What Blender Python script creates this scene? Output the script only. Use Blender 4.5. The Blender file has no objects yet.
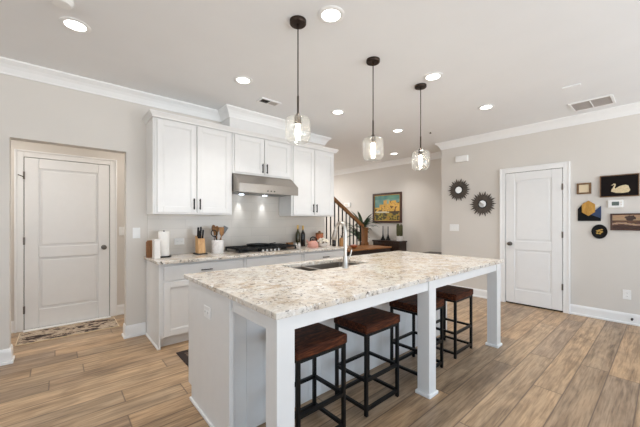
import bpy, bmesh, math, random
from mathutils import Vector, Matrix
random.seed(7)
C = bpy.context.scene
COL = C.collection
PI = math.pi

# ------------------------------------------------------------------ camera, world, exposure
cam_d = bpy.data.cameras.new('camera')
cam = bpy.data.objects.new('camera', cam_d); COL.objects.link(cam)
cam.location = (0, 0, 1.295)
cam.rotation_euler = (PI / 2, 0, math.radians(-41))
cam_d.sensor_width = 36; cam_d.lens = 302 / 640 * 36
cam_d.shift_y = 7.5 / 640
cam_d.clip_start = 0.02
C.camera = cam

W = bpy.data.worlds.new('daylight'); C.world = W; W.use_nodes = True
bg = W.node_tree.nodes['Background']
# dim sky above the horizon; brighter lower half added to lift the ceiling
_nt = W.node_tree
_tc = _nt.nodes.new('ShaderNodeTexCoord'); _sp = _nt.nodes.new('ShaderNodeSeparateXYZ'); _rp = _nt.nodes.new('ShaderNodeValToRGB')
_nt.links.new(_tc.outputs['Generated'], _sp.inputs[0]); _nt.links.new(_sp.outputs[2], _rp.inputs[0])
_rp.color_ramp.elements[0].position = 0.0; _rp.color_ramp.elements[0].color = (0.90, 0.95, 1.0, 1)
_rp.color_ramp.elements[1].position = 0.02; _rp.color_ramp.elements[1].color = (0.30, 0.39, 0.49, 1)
_nt.links.new(_rp.outputs[0], bg.inputs[0])
bg.inputs[1].default_value = 12.5

C.view_settings.view_transform = 'Standard'
C.view_settings.look = 'None'
C.view_settings.gamma = 1
C.view_settings.exposure = -0.95
C.view_settings.use_curve_mapping = False
CAN_STRENGTH = 14.0
BULB_STRENGTH = 80.0
HOOD_STRENGTH = 14.0
HOOD_POWER = 12.0
H = 2.743           # ceiling height
C.cycles.max_bounces = 10
C.cycles.diffuse_bounces = 6
C.cycles.transparent_max_bounces = 16

# unseen fill lights added to brighten the hall and the stair area
def area(name, loc, rot, size, power, colour, spread=PI):
    d = bpy.data.lights.new(name, 'AREA'); d.shape = 'DISK'; d.size = size; d.energy = power; d.color = colour; d.spread = spread
    o = bpy.data.objects.new(name, d); COL.objects.link(o); o.location = loc; o.rotation_euler = rot
    return o
HALL_POWER, STAIR_POWER = 36.0, 110.0
CAN_POWER = 11.8
area('hall_fill_light', (-1.3, 4.52, H - 0.03), (0, 0, 0), 0.25, HALL_POWER, (1.0, 0.95, 0.90))
area('hall_fill_light', (1.6, 4.52, H - 0.03), (0, 0, 0), 0.25, HALL_POWER, (1.0, 0.95, 0.90))
area('stair_fill_light', (4.6, 6.6, H - 0.03), (0, 0, 0), 0.3, STAIR_POWER, (0.97, 0.98, 1.0))

# unseen windows added behind the camera to bring in more daylight
WIN = [(-0.2, 2.2), (2.5, 4.9)]
WZ0, WZ1, WY = 0.05, 2.55, -2.8
for (x0, x1) in WIN:
    ld = bpy.data.lights.new('added_window_portal', 'AREA'); ld.shape = 'RECTANGLE'
    ld.size = x1 - x0; ld.size_y = WZ1 - WZ0
    ld.cycles.is_portal = True
    lo = bpy.data.objects.new('added_window_portal', ld); COL.objects.link(lo)
    lo.location = ((x0 + x1) / 2, WY - 0.10, (WZ0 + WZ1) / 2)
    lo.rotation_euler = (PI / 2, 0, 0)      # -Z of the light looks towards +Y

ld = bpy.data.lights.new('added_window_portal', 'AREA'); ld.shape = 'RECTANGLE'; ld.size = 3.0; ld.size_y = 2.1; ld.cycles.is_portal = True
lo = bpy.data.objects.new('added_window_portal', ld); COL.objects.link(lo); lo.location = (-4.05, -0.8, 1.35); lo.rotation_euler = (PI / 2, 0, -PI / 2)  # portal for the unseen opening added on the left

# ------------------------------------------------------------------ materials
def lin(c):
    c = c / 255.0
    return c / 12.92 if c <= 0.04045 else ((c + 0.055) / 1.055) ** 2.4
def rgb(r, g, b): return (lin(r), lin(g), lin(b), 1)
def new_mat(name):
    m = bpy.data.materials.new(name); m.use_nodes = True
    nt = m.node_tree; p = nt.nodes['Principled BSDF']
    return m, nt, p
def L(nt, a, b): nt.links.new(a, b)
def N(nt, t, **kw):
    n = nt.nodes.new(t)
    for k, v in kw.items(): setattr(n, k, v)
    return n
def ramp(nt, src, stops):
    r = N(nt, 'ShaderNodeValToRGB')
    el = r.color_ramp.elements
    while len(el) < len(stops): el.new(0.5)
    for e, (p, c) in zip(el, stops): e.position = p; e.color = c
    L(nt, src, r.inputs[0]); return r.outputs[0]
def mixc(nt, fac, a, b, mode='MIX'):
    m = N(nt, 'ShaderNodeMix', data_type='RGBA', blend_type=mode)
    if hasattr(fac, 'name'): L(nt, fac, m.inputs[0])
    else: m.inputs[0].default_value = fac
    for i, v in ((6, a), (7, b)):
        if hasattr(v, 'node'): L(nt, v, m.inputs[i])
        else: m.inputs[i].default_value = v
    return m.outputs[2]
def math_n(nt, op, a, b=None):
    m = N(nt, 'ShaderNodeMath', operation=op)
    for i, v in ((0, a), (1, b)):
        if v is None: continue
        if hasattr(v, 'node'): L(nt, v, m.inputs[i])
        else: m.inputs[i].default_value = v
    return m.outputs[0]
def plain(name, c, rough=0.5, metal=0.0, spec=0.5, var=0.03, scale=12.0, bump=0.0, bscale=200.0):
    m, nt, p = new_mat(name)
    tc = N(nt, 'ShaderNodeTexCoord')
    no = N(nt, 'ShaderNodeTexNoise'); no.inputs['Scale'].default_value = scale; no.inputs['Detail'].default_value = 3
    L(nt, tc.outputs['Object'], no.inputs['Vector'])
    a = rgb(*c)
    lo = tuple(max(0, x * (1 - var)) for x in a[:3]) + (1,)
    hi = tuple(min(1, x * (1 + var)) for x in a[:3]) + (1,)
    L(nt, ramp(nt, no.outputs['Fac'], [(0.3, lo), (0.7, hi)]), p.inputs['Base Color'])
    p.inputs['Roughness'].default_value = rough
    p.inputs['Metallic'].default_value = metal
    p.inputs['Specular IOR Level'].default_value = spec
    if bump:
        n2 = N(nt, 'ShaderNodeTexNoise'); n2.inputs['Scale'].default_value = bscale
        L(nt, tc.outputs['Object'], n2.inputs['Vector'])
        b = N(nt, 'ShaderNodeBump'); b.inputs['Strength'].default_value = bump; b.inputs['Distance'].default_value = 0.002
        L(nt, n2.outputs['Fac'], b.inputs['Height']); L(nt, b.outputs[0], p.inputs['Normal'])
    return m
def emit(name, c, s):
    m, nt, p = new_mat(name)
    p.inputs['Base Color'].default_value = rgb(*c)
    p.inputs['Emission Color'].default_value = rgb(*c)
    p.inputs['Emission Strength'].default_value = s
    return m
def wood(name, stops, scale=(2, 18, 18), rough=0.45, dist=1.5, axis_noise=4.0):
    m, nt, p = new_mat(name)
    tc = N(nt, 'ShaderNodeTexCoord'); mp = N(nt, 'ShaderNodeMapping')
    mp.inputs['Scale'].default_value = scale
    L(nt, tc.outputs['Object'], mp.inputs[0])
    no = N(nt, 'ShaderNodeTexNoise'); no.inputs['Scale'].default_value = axis_noise; no.inputs['Detail'].default_value = 6
    no.inputs['Distortion'].default_value = dist
    L(nt, mp.outputs[0], no.inputs['Vector'])
    L(nt, ramp(nt, no.outputs['Fac'], stops), p.inputs['Base Color'])
    p.inputs['Roughness'].default_value = rough
    b = N(nt, 'ShaderNodeBump'); b.inputs['Strength'].default_value = 0.15; b.inputs['Distance'].default_value = 0.002
    L(nt, no.outputs['Fac'], b.inputs['Height']); L(nt, b.outputs[0], p.inputs['Normal'])
    return m
def granite(name):
    m, nt, p = new_mat(name)
    g = N(nt, 'ShaderNodeNewGeometry'); pos = g.outputs['Position']
    def noise(s, d=6, dist=0.0, rough=0.6):
        n = N(nt, 'ShaderNodeTexNoise'); n.inputs['Scale'].default_value = s; n.inputs['Detail'].default_value = d
        n.inputs['Distortion'].default_value = dist; n.inputs['Roughness'].default_value = rough
        L(nt, pos, n.inputs['Vector']); return n.outputs['Fac']
    base = ramp(nt, noise(4.5, 6, 1.0), [(0.30, rgb(190, 170, 146)), (0.42, rgb(214, 201, 184)), (0.58, rgb(228, 222, 213)), (0.78, rgb(200, 192, 183))])
    tan = ramp(nt, noise(12.0, 8, 1.0, 0.75), [(0.57, (0, 0, 0, 1)), (0.68, (0.8, 0.8, 0.8, 1))])
    c1 = mixc(nt, tan, base, rgb(166, 138, 106))
    gry = ramp(nt, noise(22.0, 8, 0.5, 0.8), [(0.54, (0, 0, 0, 1)), (0.60, (0.9, 0.9, 0.9, 1))])
    c2 = mixc(nt, gry, c1, rgb(132, 122, 114))
    wh = ramp(nt, noise(26.0, 4, 0.8), [(0.57, (0, 0, 0, 1)), (0.66, (1, 1, 1, 1))])
    c3 = mixc(nt, wh, c2, rgb(240, 237, 232))
    dk = ramp(nt, noise(34.0, 5, 0.3, 0.7), [(0.605, (0, 0, 0, 1)), (0.63, (1, 1, 1, 1))])
    c4 = mixc(nt, dk, c3, rgb(46, 37, 33))
    big = ramp(nt, noise(11.0, 10, 1.0, 0.8), [(0.655, (0, 0, 0, 1)), (0.675, (1, 1, 1, 1))])
    c5 = mixc(nt, big, c4, rgb(72, 56, 46))
    L(nt, c5, p.inputs['Base Color'])
    p.inputs['Roughness'].default_value = 0.13
    p.inputs['Specular IOR Level'].default_value = 0.55
    return m
def floor_mat():
    m, nt, p = new_mat('oak_plank_floor')
    g = N(nt, 'ShaderNodeNewGeometry')
    sp = N(nt, 'ShaderNodeSeparateXYZ'); L(nt, g.outputs['Position'], sp.inputs[0])
    yy = math_n(nt, 'DIVIDE', math_n(nt, 'SUBTRACT', sp.outputs[1], 0.143), 0.185)
    row = math_n(nt, 'FLOOR', yy)
    fy = math_n(nt, 'FRACT', yy)
    wn = N(nt, 'ShaderNodeTexWhiteNoise', noise_dimensions='1D'); L(nt, row, wn.inputs['W'])
    xx = math_n(nt, 'DIVIDE', math_n(nt, 'ADD', sp.outputs[0], math_n(nt, 'MULTIPLY', wn.outputs['Value'], 7.3)), 1.55)
    col = math_n(nt, 'FLOOR', xx); fx = math_n(nt, 'FRACT', xx)
    cid = N(nt, 'ShaderNodeCombineXYZ'); L(nt, row, cid.inputs[0]); L(nt, col, cid.inputs[1])
    w2 = N(nt, 'ShaderNodeTexWhiteNoise', noise_dimensions='3D'); L(nt, cid.outputs[0], w2.inputs['Vector'])
    tone = ramp(nt, w2.outputs['Value'], [(0.0, rgb(152, 128, 104)), (0.3, rgb(160, 138, 113)), (0.55, rgb(180, 153, 122)), (0.8, rgb(172, 143, 111)), (1.0, rgb(152, 133, 114))])
    # grain, shifted from plank to plank
    sh = N(nt, 'ShaderNodeVectorMath', operation='SCALE'); L(nt, w2.outputs['Color'], sh.inputs[0]); sh.inputs['Scale'].default_value = 37.0
    ad = N(nt, 'ShaderNodeVectorMath', operation='ADD'); L(nt, g.outputs['Position'], ad.inputs[0]); L(nt, sh.outputs[0], ad.inputs[1])
    mp = N(nt, 'ShaderNodeMapping'); mp.inputs['Scale'].default_value = (1.0, 11, 1); L(nt, ad.outputs[0], mp.inputs[0])
    n1 = N(nt, 'ShaderNodeTexNoise'); n1.inputs['Scale'].default_value = 1.5; n1.inputs['Detail'].default_value = 9; n1.inputs['Distortion'].default_value = 0.55
    n1.inputs['Roughness'].default_value = 0.65
    L(nt, mp.outputs[0], n1.inputs['Vector'])
    gr = ramp(nt, n1.outputs['Fac'], [(0.28, (0.46, 0.42, 0.38, 1)), (0.42, (0.80, 0.77, 0.74, 1)), (0.54, (1.10, 1.10, 1.10, 1)), (0.64, (0.98, 0.96, 0.94, 1)), (0.76, (0.66, 0.62, 0.58, 1))])
    c = mixc(nt, 1.0, tone, gr, 'MULTIPLY')
    mp2 = N(nt, 'ShaderNodeMapping'); mp2.inputs['Scale'].default_value = (2.2, 42, 1); L(nt, ad.outputs[0], mp2.inputs[0])
    n2 = N(nt, 'ShaderNodeTexNoise'); n2.inputs['Scale'].default_value = 2.0; n2.inputs['Detail'].default_value = 4
    L(nt, mp2.outputs[0], n2.inputs['Vector'])
    c = mixc(nt, 1.0, c, ramp(nt, n2.outputs['Fac'], [(0.34, (0.70, 0.67, 0.64, 1)), (0.5, (1.0, 1.0, 1.0, 1)), (0.66, (1.10, 1.10, 1.10, 1))]), 'MULTIPLY')
    mp3 = N(nt, 'ShaderNodeMapping'); mp3.inputs['Scale'].default_value = (2.5, 7, 1); L(nt, ad.outputs[0], mp3.inputs[0])
    n3 = N(nt, 'ShaderNodeTexNoise'); n3.inputs['Scale'].default_value = 1.3; n3.inputs['Detail'].default_value = 5; n3.inputs['Distortion'].default_value = 1.0
    L(nt, mp3.outputs[0], n3.inputs['Vector'])
    c = mixc(nt, 1.0, c, ramp(nt, n3.outputs['Fac'], [(0.34, (0.78, 0.77, 0.77, 1)), (0.5, (1.02, 1.02, 1.02, 1)), (0.68, (1.20, 1.18, 1.16, 1))]), 'MULTIPLY')
    # seams
    ey = math_n(nt, 'MULTIPLY', math_n(nt, 'MINIMUM', fy, math_n(nt, 'SUBTRACT', 1.0, fy)), 0.185)
    ex = math_n(nt, 'MULTIPLY', math_n(nt, 'MINIMUM', fx, math_n(nt, 'SUBTRACT', 1.0, fx)), 1.55)
    e = math_n(nt, 'MINIMUM', ey, ex)
    seam = ramp(nt, e, [(0.0, (1, 1, 1, 1)), (0.0055, (0, 0, 0, 1))])
    c = mixc(nt, seam, c, rgb(86, 68, 54))
    L(nt, c, p.inputs['Base Color'])
    p.inputs['Roughness'].default_value = 0.38
    b = N(nt, 'ShaderNodeBump'); b.inputs['Strength'].default_value = 0.12; b.inputs['Distance'].default_value = 0.003
    L(nt, n1.outputs['Fac'], b.inputs['Height']); L(nt, b.outputs[0], p.inputs['Normal'])
    return m
def tile_mat():
    m, nt, p = new_mat('backsplash_tile')
    tc = N(nt, 'ShaderNodeTexCoord'); mp = N(nt, 'ShaderNodeMapping')
    L(nt, tc.outputs['Object'], mp.inputs[0]); mp.inputs['Rotation'].default_value = (PI / 2, 0, 0)
    br = N(nt, 'ShaderNodeTexBrick'); L(nt, mp.outputs[0], br.inputs['Vector'])
    br.inputs['Color1'].default_value = rgb(214, 207, 197); br.inputs['Color2'].default_value = rgb(208, 201, 191)
    br.inputs['Mortar'].default_value = rgb(198, 191, 182)
    br.inputs['Scale'].default_value = 1.0; br.inputs['Brick Width'].default_value = 0.6; br.inputs['Row Height'].default_value = 0.12
    br.inputs['Mortar Size'].default_value = 0.002
    L(nt, br.outputs['Color'], p.inputs['Base Color'])
    p.inputs['Roughness'].default_value = 0.18
    return m
def glass_mat(name, tint=(0.97, 0.98, 0.98, 1), edge=0.40):
    m, nt, p = new_mat(name)
    nt.nodes.remove(p)
    out = nt.nodes['Material Output']
    tr = N(nt, 'ShaderNodeBsdfTransparent'); tr.inputs[0].default_value = tint
    gl = N(nt, 'ShaderNodeBsdfGlossy'); gl.inputs['Roughness'].default_value = 0.05
    lw = N(nt, 'ShaderNodeLayerWeight'); lw.inputs[0].default_value = 0.25
    f = math_n(nt, 'ADD', math_n(nt, 'MULTIPLY', lw.outputs['Facing'], edge), 0.04)
    no = N(nt, 'ShaderNodeTexNoise'); no.inputs['Scale'].default_value = 90.0
    tl = N(nt, 'ShaderNodeBsdfTranslucent'); tl.inputs[0].default_value = (0.95, 0.95, 0.93, 1)
    m0 = N(nt, 'ShaderNodeMixShader'); L(nt, ramp(nt, no.outputs['Fac'], [(0.45, (0.022, 0.022, 0.022, 1)), (0.62, (0.07, 0.07, 0.07, 1))]), m0.inputs[0]); L(nt, tr.outputs[0], m0.inputs[1]); L(nt, tl.outputs[0], m0.inputs[2])
    mx = N(nt, 'ShaderNodeMixShader'); L(nt, f, mx.inputs[0]); L(nt, m0.outputs[0], mx.inputs[1]); L(nt, gl.outputs[0], mx.inputs[2])
    L(nt, mx.outputs[0], out.inputs[0])
    return m
def attr_mat(name, rough=0.5):
    m, nt, p = new_mat(name)
    a = N(nt, 'ShaderNodeAttribute'); a.attribute_name = 'Col'
    L(nt, a.outputs['Color'], p.inputs['Base Color']); p.inputs['Roughness'].default_value = rough
    return m
def rug_mat(name, stops, scale):
    m, nt, p = new_mat(name)
    tc = N(nt, 'ShaderNodeTexCoord')
    n = N(nt, 'ShaderNodeTexNoise'); n.inputs['Scale'].default_value = scale; n.inputs['Detail'].default_value = 7; n.inputs['Distortion'].default_value = 0.8
    n.inputs['Roughness'].default_value = 0.7
    mp = N(nt, 'ShaderNodeMapping'); mp.inputs['Scale'].default_value = (1.0, 1.8, 1); L(nt, tc.outputs['Object'], mp.inputs[0])
    L(nt, mp.outputs[0], n.inputs['Vector'])
    L(nt, ramp(nt, n.outputs['Fac'], stops), p.inputs['Base Color'])
    p.inputs['Roughness'].default_value = 0.95
    return m

M = {}
M['wall'] = plain('greige_wall_paint', (216, 211, 204), 0.75, var=0.01, scale=3)
M['ceiling'] = plain('ceiling_paint', (238, 239, 240), 0.85, var=0.01, scale=3)
M['trim'] = plain('white_trim_paint', (240, 240, 239), 0.35, var=0.01)
M['cab'] = plain('white_cabinet_paint', (229, 228, 226), 0.38, var=0.012)
M['door'] = plain('white_door_paint', (236, 236, 235), 0.4, var=0.01)
M['floor'] = floor_mat()
M['granite'] = granite('speckled_granite')
M['tile'] = tile_mat()
M['black'] = plain('black_metal', (24, 23, 23), 0.42, metal=0.6)
M['iron'] = plain('cast_iron', (18, 18, 19), 0.55, spec=0.3)
M['bronze'] = plain('dark_bronze', (58, 47, 40), 0.4, metal=0.8)
M['steel'] = plain('brushed_steel', (166, 159, 151), 0.30, metal=1.0, scale=40)
M['chrome'] = plain('satin_nickel', (196, 190, 182), 0.30, metal=1.0)
M['sinksteel'] = plain('sink_steel', (158, 150, 141), 0.36, metal=1.0)
M['nickel'] = plain('aged_nickel', (112, 106, 100), 0.35, metal=0.9)
M['glass'] = glass_mat('clear_glass')
M['rays'] = plain('weathered_bronze', (88, 80, 73), 0.55, metal=0.3)
M['mirror'] = plain('mirror_glass', (235, 235, 235), 0.03, metal=1.0, var=0)
M['white_plastic'] = plain('white_plastic', (240, 240, 238), 0.35)
M['grey_plastic'] = plain('grey_plastic', (120, 122, 122), 0.4)
M['dark_plastic'] = plain('dark_plastic', (24, 22, 21), 0.4, spec=0.3)
M['seat'] = wood('walnut_stained_seat', [(0.28, rgb(26, 13, 8)), (0.5, rgb(68, 35, 21)), (0.72, rgb(112, 62, 36))], (2.2, 12, 14), 0.55)
M['seat'].node_tree.nodes['Principled BSDF'].inputs['Specular IOR Level'].default_value = 0.12
M['oak'] = wood('honey_oak', [(0.3, rgb(98, 62, 32)), (0.6, rgb(142, 96, 54)), (0.8, rgb(160, 114, 68))], (12, 12, 1.5), 0.45)
M['pine'] = wood('light_wood', [(0.3, rgb(176, 130, 82)), (0.6, rgb(204, 162, 112)), (0.8, rgb(216, 180, 134))], (14, 14, 1.5), 0.5)
M['spoon'] = wood('spoon_wood', [(0.3, rgb(120, 76, 36)), (0.7, rgb(178, 128, 70))], (20, 20, 2), 0.5)
M['darkwood'] = wood('dark_wood', [(0.3, rgb(30, 19, 14)), (0.7, rgb(58, 38, 28))], (3, 14, 14), 0.4)
M['tread'] = wood('stair_tread_wood', [(0.3, rgb(120, 78, 44)), (0.6, rgb(158, 108, 64)), (0.8, rgb(176, 128, 82))], (2, 14, 14), 0.35)
M['frame_wood'] = wood('frame_wood', [(0.3, rgb(92, 66, 42)), (0.7, rgb(132, 98, 62))], (10, 10, 10), 0.5)
M['frame_dark'] = wood('dark_frame_wood', [(0.3, rgb(50, 28, 20)), (0.7, rgb(84, 48, 32))], (10, 10, 10), 0.4)
M['ceramic'] = plain('white_ceramic', (232, 228, 224), 0.25)
M['marble'] = rug_mat('white_marble', [(0.3, rgb(196, 190, 188)), (0.5, rgb(232, 229, 226)), (0.8, rgb(238, 236, 234))], 9); 
M['paper'] = plain('paper_towel', (240, 238, 234), 0.9, bump=0.4, bscale=120)
M['rug'] = rug_mat('distressed_rug', [(0.38, rgb(34, 22, 19)), (0.45, rgb(66, 46, 38)), (0.48, rgb(168, 150, 130)), (0.58, rgb(192, 176, 156)), (0.61, rgb(92, 66, 54)), (0.66, rgb(38, 26, 22))], 5.0)
M['mat'] = rug_mat('dark_mat', [(0.40, rgb(44, 34, 30)), (0.5, rgb(86, 70, 60)), (0.62, rgb(128, 108, 92))], 14)
M['mat_border'] = plain('mat_border', (46, 36, 32), 0.95)
M['leaf'] = plain('leaf_green', (62, 84, 58), 0.45, var=0.35, scale=6)
M['cactus'] = plain('cactus_green', (74, 74, 40), 0.6, var=0.25, scale=30)
M['pot_dark'] = plain('dark_pot', (38, 34, 32), 0.5)
M['gold'] = plain('gold_foil', (196, 158, 84), 0.35, metal=0.7)
M['olive'] = plain('olive_glass_bottle', (50, 46, 18), 0.12)
M['wine'] = plain('dark_glass_bottle', (28, 20, 16), 0.12)
M['pink'] = plain('blush_pink_enamel', (204, 150, 136), 0.3)
M['terracotta'] = plain('terracotta_glaze', (170, 96, 58), 0.4, var=0.2)
M['blossom'] = plain('white_petals', (236, 228, 212), 0.8, var=0.06)
M['cream'] = plain('cream_canvas', (222, 204, 172), 0.7)
M['swan_cream'] = plain('cream_swan_relief', (214, 196, 158), 0.6, var=0.12, scale=60)
M['black_canvas'] = plain('black_canvas', (24, 18, 17), 0.7, spec=0.15)
M['amber_wood'] = wood('amber_hexagon_wood', [(0.3, rgb(168, 118, 40)), (0.7, rgb(206, 158, 72))], (12, 3, 3), 0.5)
M['navy'] = plain('navy_paint', (36, 56, 92), 0.5, var=0.25)
M['offwhite'] = plain('offwhite_paint', (224, 218, 208), 0.5)
M['blackpaint'] = plain('black_paint', (14, 14, 16), 0.55, spec=0.2)
M['picture'] = attr_mat('painted_canvas', 0.5)
M['lamp'] = emit('lamp_diffuser', (255, 250, 244), CAN_STRENGTH)
M['bulb'] = emit('pendant_bulb_glow', (255, 238, 216), BULB_STRENGTH)
M['hoodlamp'] = emit('hood_lamp_glow', (226, 240, 255), HOOD_STRENGTH)
M['screen'] = plain('lcd_screen', (92, 104, 100), 0.2)
M['outlet_slot'] = plain('outlet_slot', (70, 68, 66), 0.5)
M['gap'] = plain('gap_shade', (20, 18, 17), 0.9)
M['duct'] = plain('duct_interior', (120, 110, 103), 0.8)
M['vent_shade'] = plain('vent_shade_paint', (48, 45, 43), 0.8)  # shade of the louvres put into a colour
M['louvre'] = plain('vent_louvre_paint', (190, 182, 176), 0.5)

# ------------------------------------------------------------------ mesh helpers
class MB:
    def __init__(s): s.bm = bmesh.new()
    def box(s, x0, x1, y0, y1, z0, z1):
        v = [s.bm.verts.new((x, y, z)) for x in (x0, x1) for y in (y0, y1) for z in (z0, z1)]
        for f in ((0, 1, 3, 2), (4, 6, 7, 5), (0, 4, 5, 1), (2, 3, 7, 6), (0, 2, 6, 4), (1, 5, 7, 3)):
            s.bm.faces.new([v[i] for i in f])
        return s
    def prism(s, pts, a0, a1, axis='x'):
        """closed polygon pts in the two other axes, extruded along axis from a0 to a1"""
        def P(a, p):
            return {'x': (a, p[0], p[1]), 'y': (p[0], a, p[1]), 'z': (p[0], p[1], a)}[axis]
        A = [s.bm.verts.new(P(a0, p)) for p in pts]; B = [s.bm.verts.new(P(a1, p)) for p in pts]
        n = len(pts)
        s.bm.faces.new(A); s.bm.faces.new(list(reversed(B)))
        for i in range(n): s.bm.faces.new((A[i], B[i], B[(i + 1) % n], A[(i + 1) % n]))
        return s
    def lathe(s, prof, c=(0, 0, 0), seg=24, mat=None, closed=False):
        rings = []
        for (r, z) in prof:
            if r < 1e-5:
                rings.append([s.bm.verts.new(Vector((0, 0, z)))])
            else:
                rings.append([s.bm.verts.new(Vector((r * math.cos(2 * PI * k / seg), r * math.sin(2 * PI * k / seg), z))) for k in range(seg)])
        nv = [v for r in rings for v in r]
        for a, b in zip(rings, rings[1:]):
            for k in range(seg):
                k2 = (k + 1) % seg
                if len(a) == 1 and len(b) == 1: continue
                if len(a) == 1: s.bm.faces.new((a[0], b[k], b[k2]))
                elif len(b) == 1: s.bm.faces.new((a[k], a[k2], b[0]))
                else: s.bm.faces.new((a[k], a[k2], b[k2], b[k]))
        m = Matrix.Translation(c) @ (mat if mat is not None else Matrix())
        for v in nv: v.co = m @ v.co
        return s
    def cyl(s, c, r, h, seg=20, axis='z', r2=None):
        r2 = r if r2 is None else r2
        m = {'z': Matrix(), 'y': Matrix.Rotation(-PI / 2, 4, 'X'), 'x': Matrix.Rotation(PI / 2, 4, 'Y')}[axis]
        return s.lathe([(0, 0), (r, 0), (r2, h), (0, h)], c, seg, m)
    def ball(s, c, r, seg=16, rings=8, sz=(1, 1, 1)):
        prof = [(r * math.sin(PI * i / rings) * 1.0, -r * math.cos(PI * i / rings)) for i in range(rings + 1)]
        prof[0] = (0, -r); prof[-1] = (0, r)
        return s.lathe(prof, c, seg, Matrix.Diagonal((sz[0], sz[1], sz[2], 1)))
    def tube(s, pts, r, seg=10, caps=True):
        pts = [Vector(p) for p in pts]
        rs = r if isinstance(r, (list, tuple)) else [r] * len(pts)
        rings = []
        up = None
        for i, p in enumerate(pts):
            t = (pts[min(i + 1, len(pts) - 1)] - pts[max(i - 1, 0)]).normalized()
            if up is None:
                up = t.orthogonal().normalized()
            else:
                up = (up - t * up.dot(t)).normalized()
            sd = t.cross(up)
            rings.append([s.bm.verts.new(p + (up * math.cos(2 * PI * k / seg) + sd * math.sin(2 * PI * k / seg)) * rs[i]) for k in range(seg)])
        for a, b in zip(rings, rings[1:]):
            for k in range(seg): s.bm.faces.new((a[k], a[(k + 1) % seg], b[(k + 1) % seg], b[k]))
        if caps:
            s.bm.faces.new(rings[0]); s.bm.faces.new(rings[-1])
        return s
    def bar(s, p, q, w, d=None):
        """square bar between two points"""
        p, q = Vector(p), Vector(q); d = d or w
        t = (q - p).normalized()
        u = Vector((0, 0, 1)) if abs(t.z) < 0.9 else Vector((1, 0, 0))
        a = t.cross(u).normalized(); b = a.cross(t).normalized()
        A = [s.bm.verts.new(p + a * x * w / 2 + b * y * d / 2) for x, y in ((-1, -1), (1, -1), (1, 1), (-1, 1))]
        B = [s.bm.verts.new(q + a * x * w / 2 + b * y * d / 2) for x, y in ((-1, -1), (1, -1), (1, 1), (-1, 1))]
        s.bm.faces.new(A); s.bm.faces.new(list(reversed(B)))
        for i in range(4): s.bm.faces.new((A[i], B[i], B[(i + 1) % 4], A[(i + 1) % 4]))
        return s
    def build(s, name, m, parent=None, bevel=0.0, smooth=False, seg=2, loc=None, solid=0.0):
        bmesh.ops.recalc_face_normals(s.bm, faces=s.bm.faces)
        me = bpy.data.meshes.new(name); s.bm.to_mesh(me); s.bm.free()
        me.materials.append(m)
        o = bpy.data.objects.new(name, me); COL.objects.link(o)
        if parent is not None: o.parent = parent
        if loc is not None: o.location = loc
        if solid:
            md = o.modifiers.new('solid', 'SOLIDIFY'); md.thickness = solid; md.offset = 0
        if smooth:
            for p in me.polygons: p.use_smooth = True
            try: me.set_sharp_from_angle(angle=math.radians(40))
            except Exception: pass
        if bevel:
            md = o.modifiers.new('bevel', 'BEVEL'); md.width = bevel; md.segments = seg; md.limit_method = 'ANGLE'; md.angle_limit = math.radians(50)
        return o
def tag(o, label, cat, group=None):
    o['label'] = label; o['category'] = cat
    if group: o['group'] = group
    return o
def thing(name, label, cat, loc=(0, 0, 0), rz=0.0, group=None):
    o = bpy.data.objects.new(name, None); COL.objects.link(o)
    o.empty_display_size = 0.1
    o.location = loc; o.rotation_euler = (0, 0, rz)
    return tag(o, label, cat, group)
def struct(o): o['kind'] = 'structure'; return o
def sempty(name, loc=(0, 0, 0), rz=0.0):
    o = bpy.data.objects.new(name, None); COL.objects.link(o); o.empty_display_size = 0.1
    o.location = loc; o.rotation_euler = (0, 0, rz)
    return struct(o)
def dup(root, loc, label, group=None):
    r = root.copy(); COL.objects.link(r); r.location = loc; r['label'] = label
    if group: r['group'] = group
    for ch in list(root.children):
        c = ch.copy(); COL.objects.link(c); c.parent = r
        for g in ch.children:
            d = g.copy(); COL.objects.link(d); d.parent = c
    return r
RZ = -PI / 2          # local -y then faces world -x (things on the right-hand walls)

# ------------------------------------------------------------------ room shell
YK = 3.93             # kitchen wall face
XR = 5.42             # right wall face
XP = 6.12             # far wall with the painting
YH = 4.98             # hall wall face
OX0, OX1, OZ = -0.33, 0.575, 2.06
struct(MB().box(-4.0, 6.6, -3.0, 8.0, -0.1, 0).build('floor', M['floor']))
struct(MB().box(-4.0, 6.6, -3.0, 8.0, H, H + 0.1).build('ceiling', M['ceiling']))
struct(MB().box(-3.9, OX0, YK, YK + 0.13, 0, H).box(OX0, OX1, YK, YK + 0.13, OZ, H).box(OX1, 3.52, YK, YK + 0.13, 0, H).build('wall_back', M['wall']))
struct(MB().box(XR, 6.5, -2.8, 2.77, 0, H).build('wall_right', M['wall']))
struct(MB().box(XP, 6.5, 2.77, 7.8, 0, H).build('wall_far', M['wall']))
struct(MB().box(-3.9, 3.40, YH, YH + 0.1, 0, H).build('wall_hall', M['wall']))
struct(MB().box(3.40, 3.52, YK + 0.13, 7.8, 0, H).build('wall_stair', M['wall']))
struct(MB().box(3.40, 6.5, 7.8, 7.9, 0, H).build('wall_end', M['wall']))
LW = (-2.3, 0.7)
struct(MB().box(-4.0, -3.9, -2.8, LW[0], 0, H).box(-4.0, -3.9, LW[1], YH, 0, H).box(-4.0, -3.9, LW[0], LW[1], 0, 0.3).box(-4.0, -3.9, LW[0], LW[1], 2.4, H).build('wall_left', M['wall']))
lf = MB()
for (a, b, c_, d_) in ((LW[0], LW[0] + .05, .3, 2.4), (LW[1] - .05, LW[1], .3, 2.4), (LW[0] + .05, LW[1] - .05, .3, .35), (LW[0] + .05, LW[1] - .05, 2.35, 2.4), (-.825, -.775, .35, 2.35)): lf.box(-3.98, -3.92, a, b, c_, d_)
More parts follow.
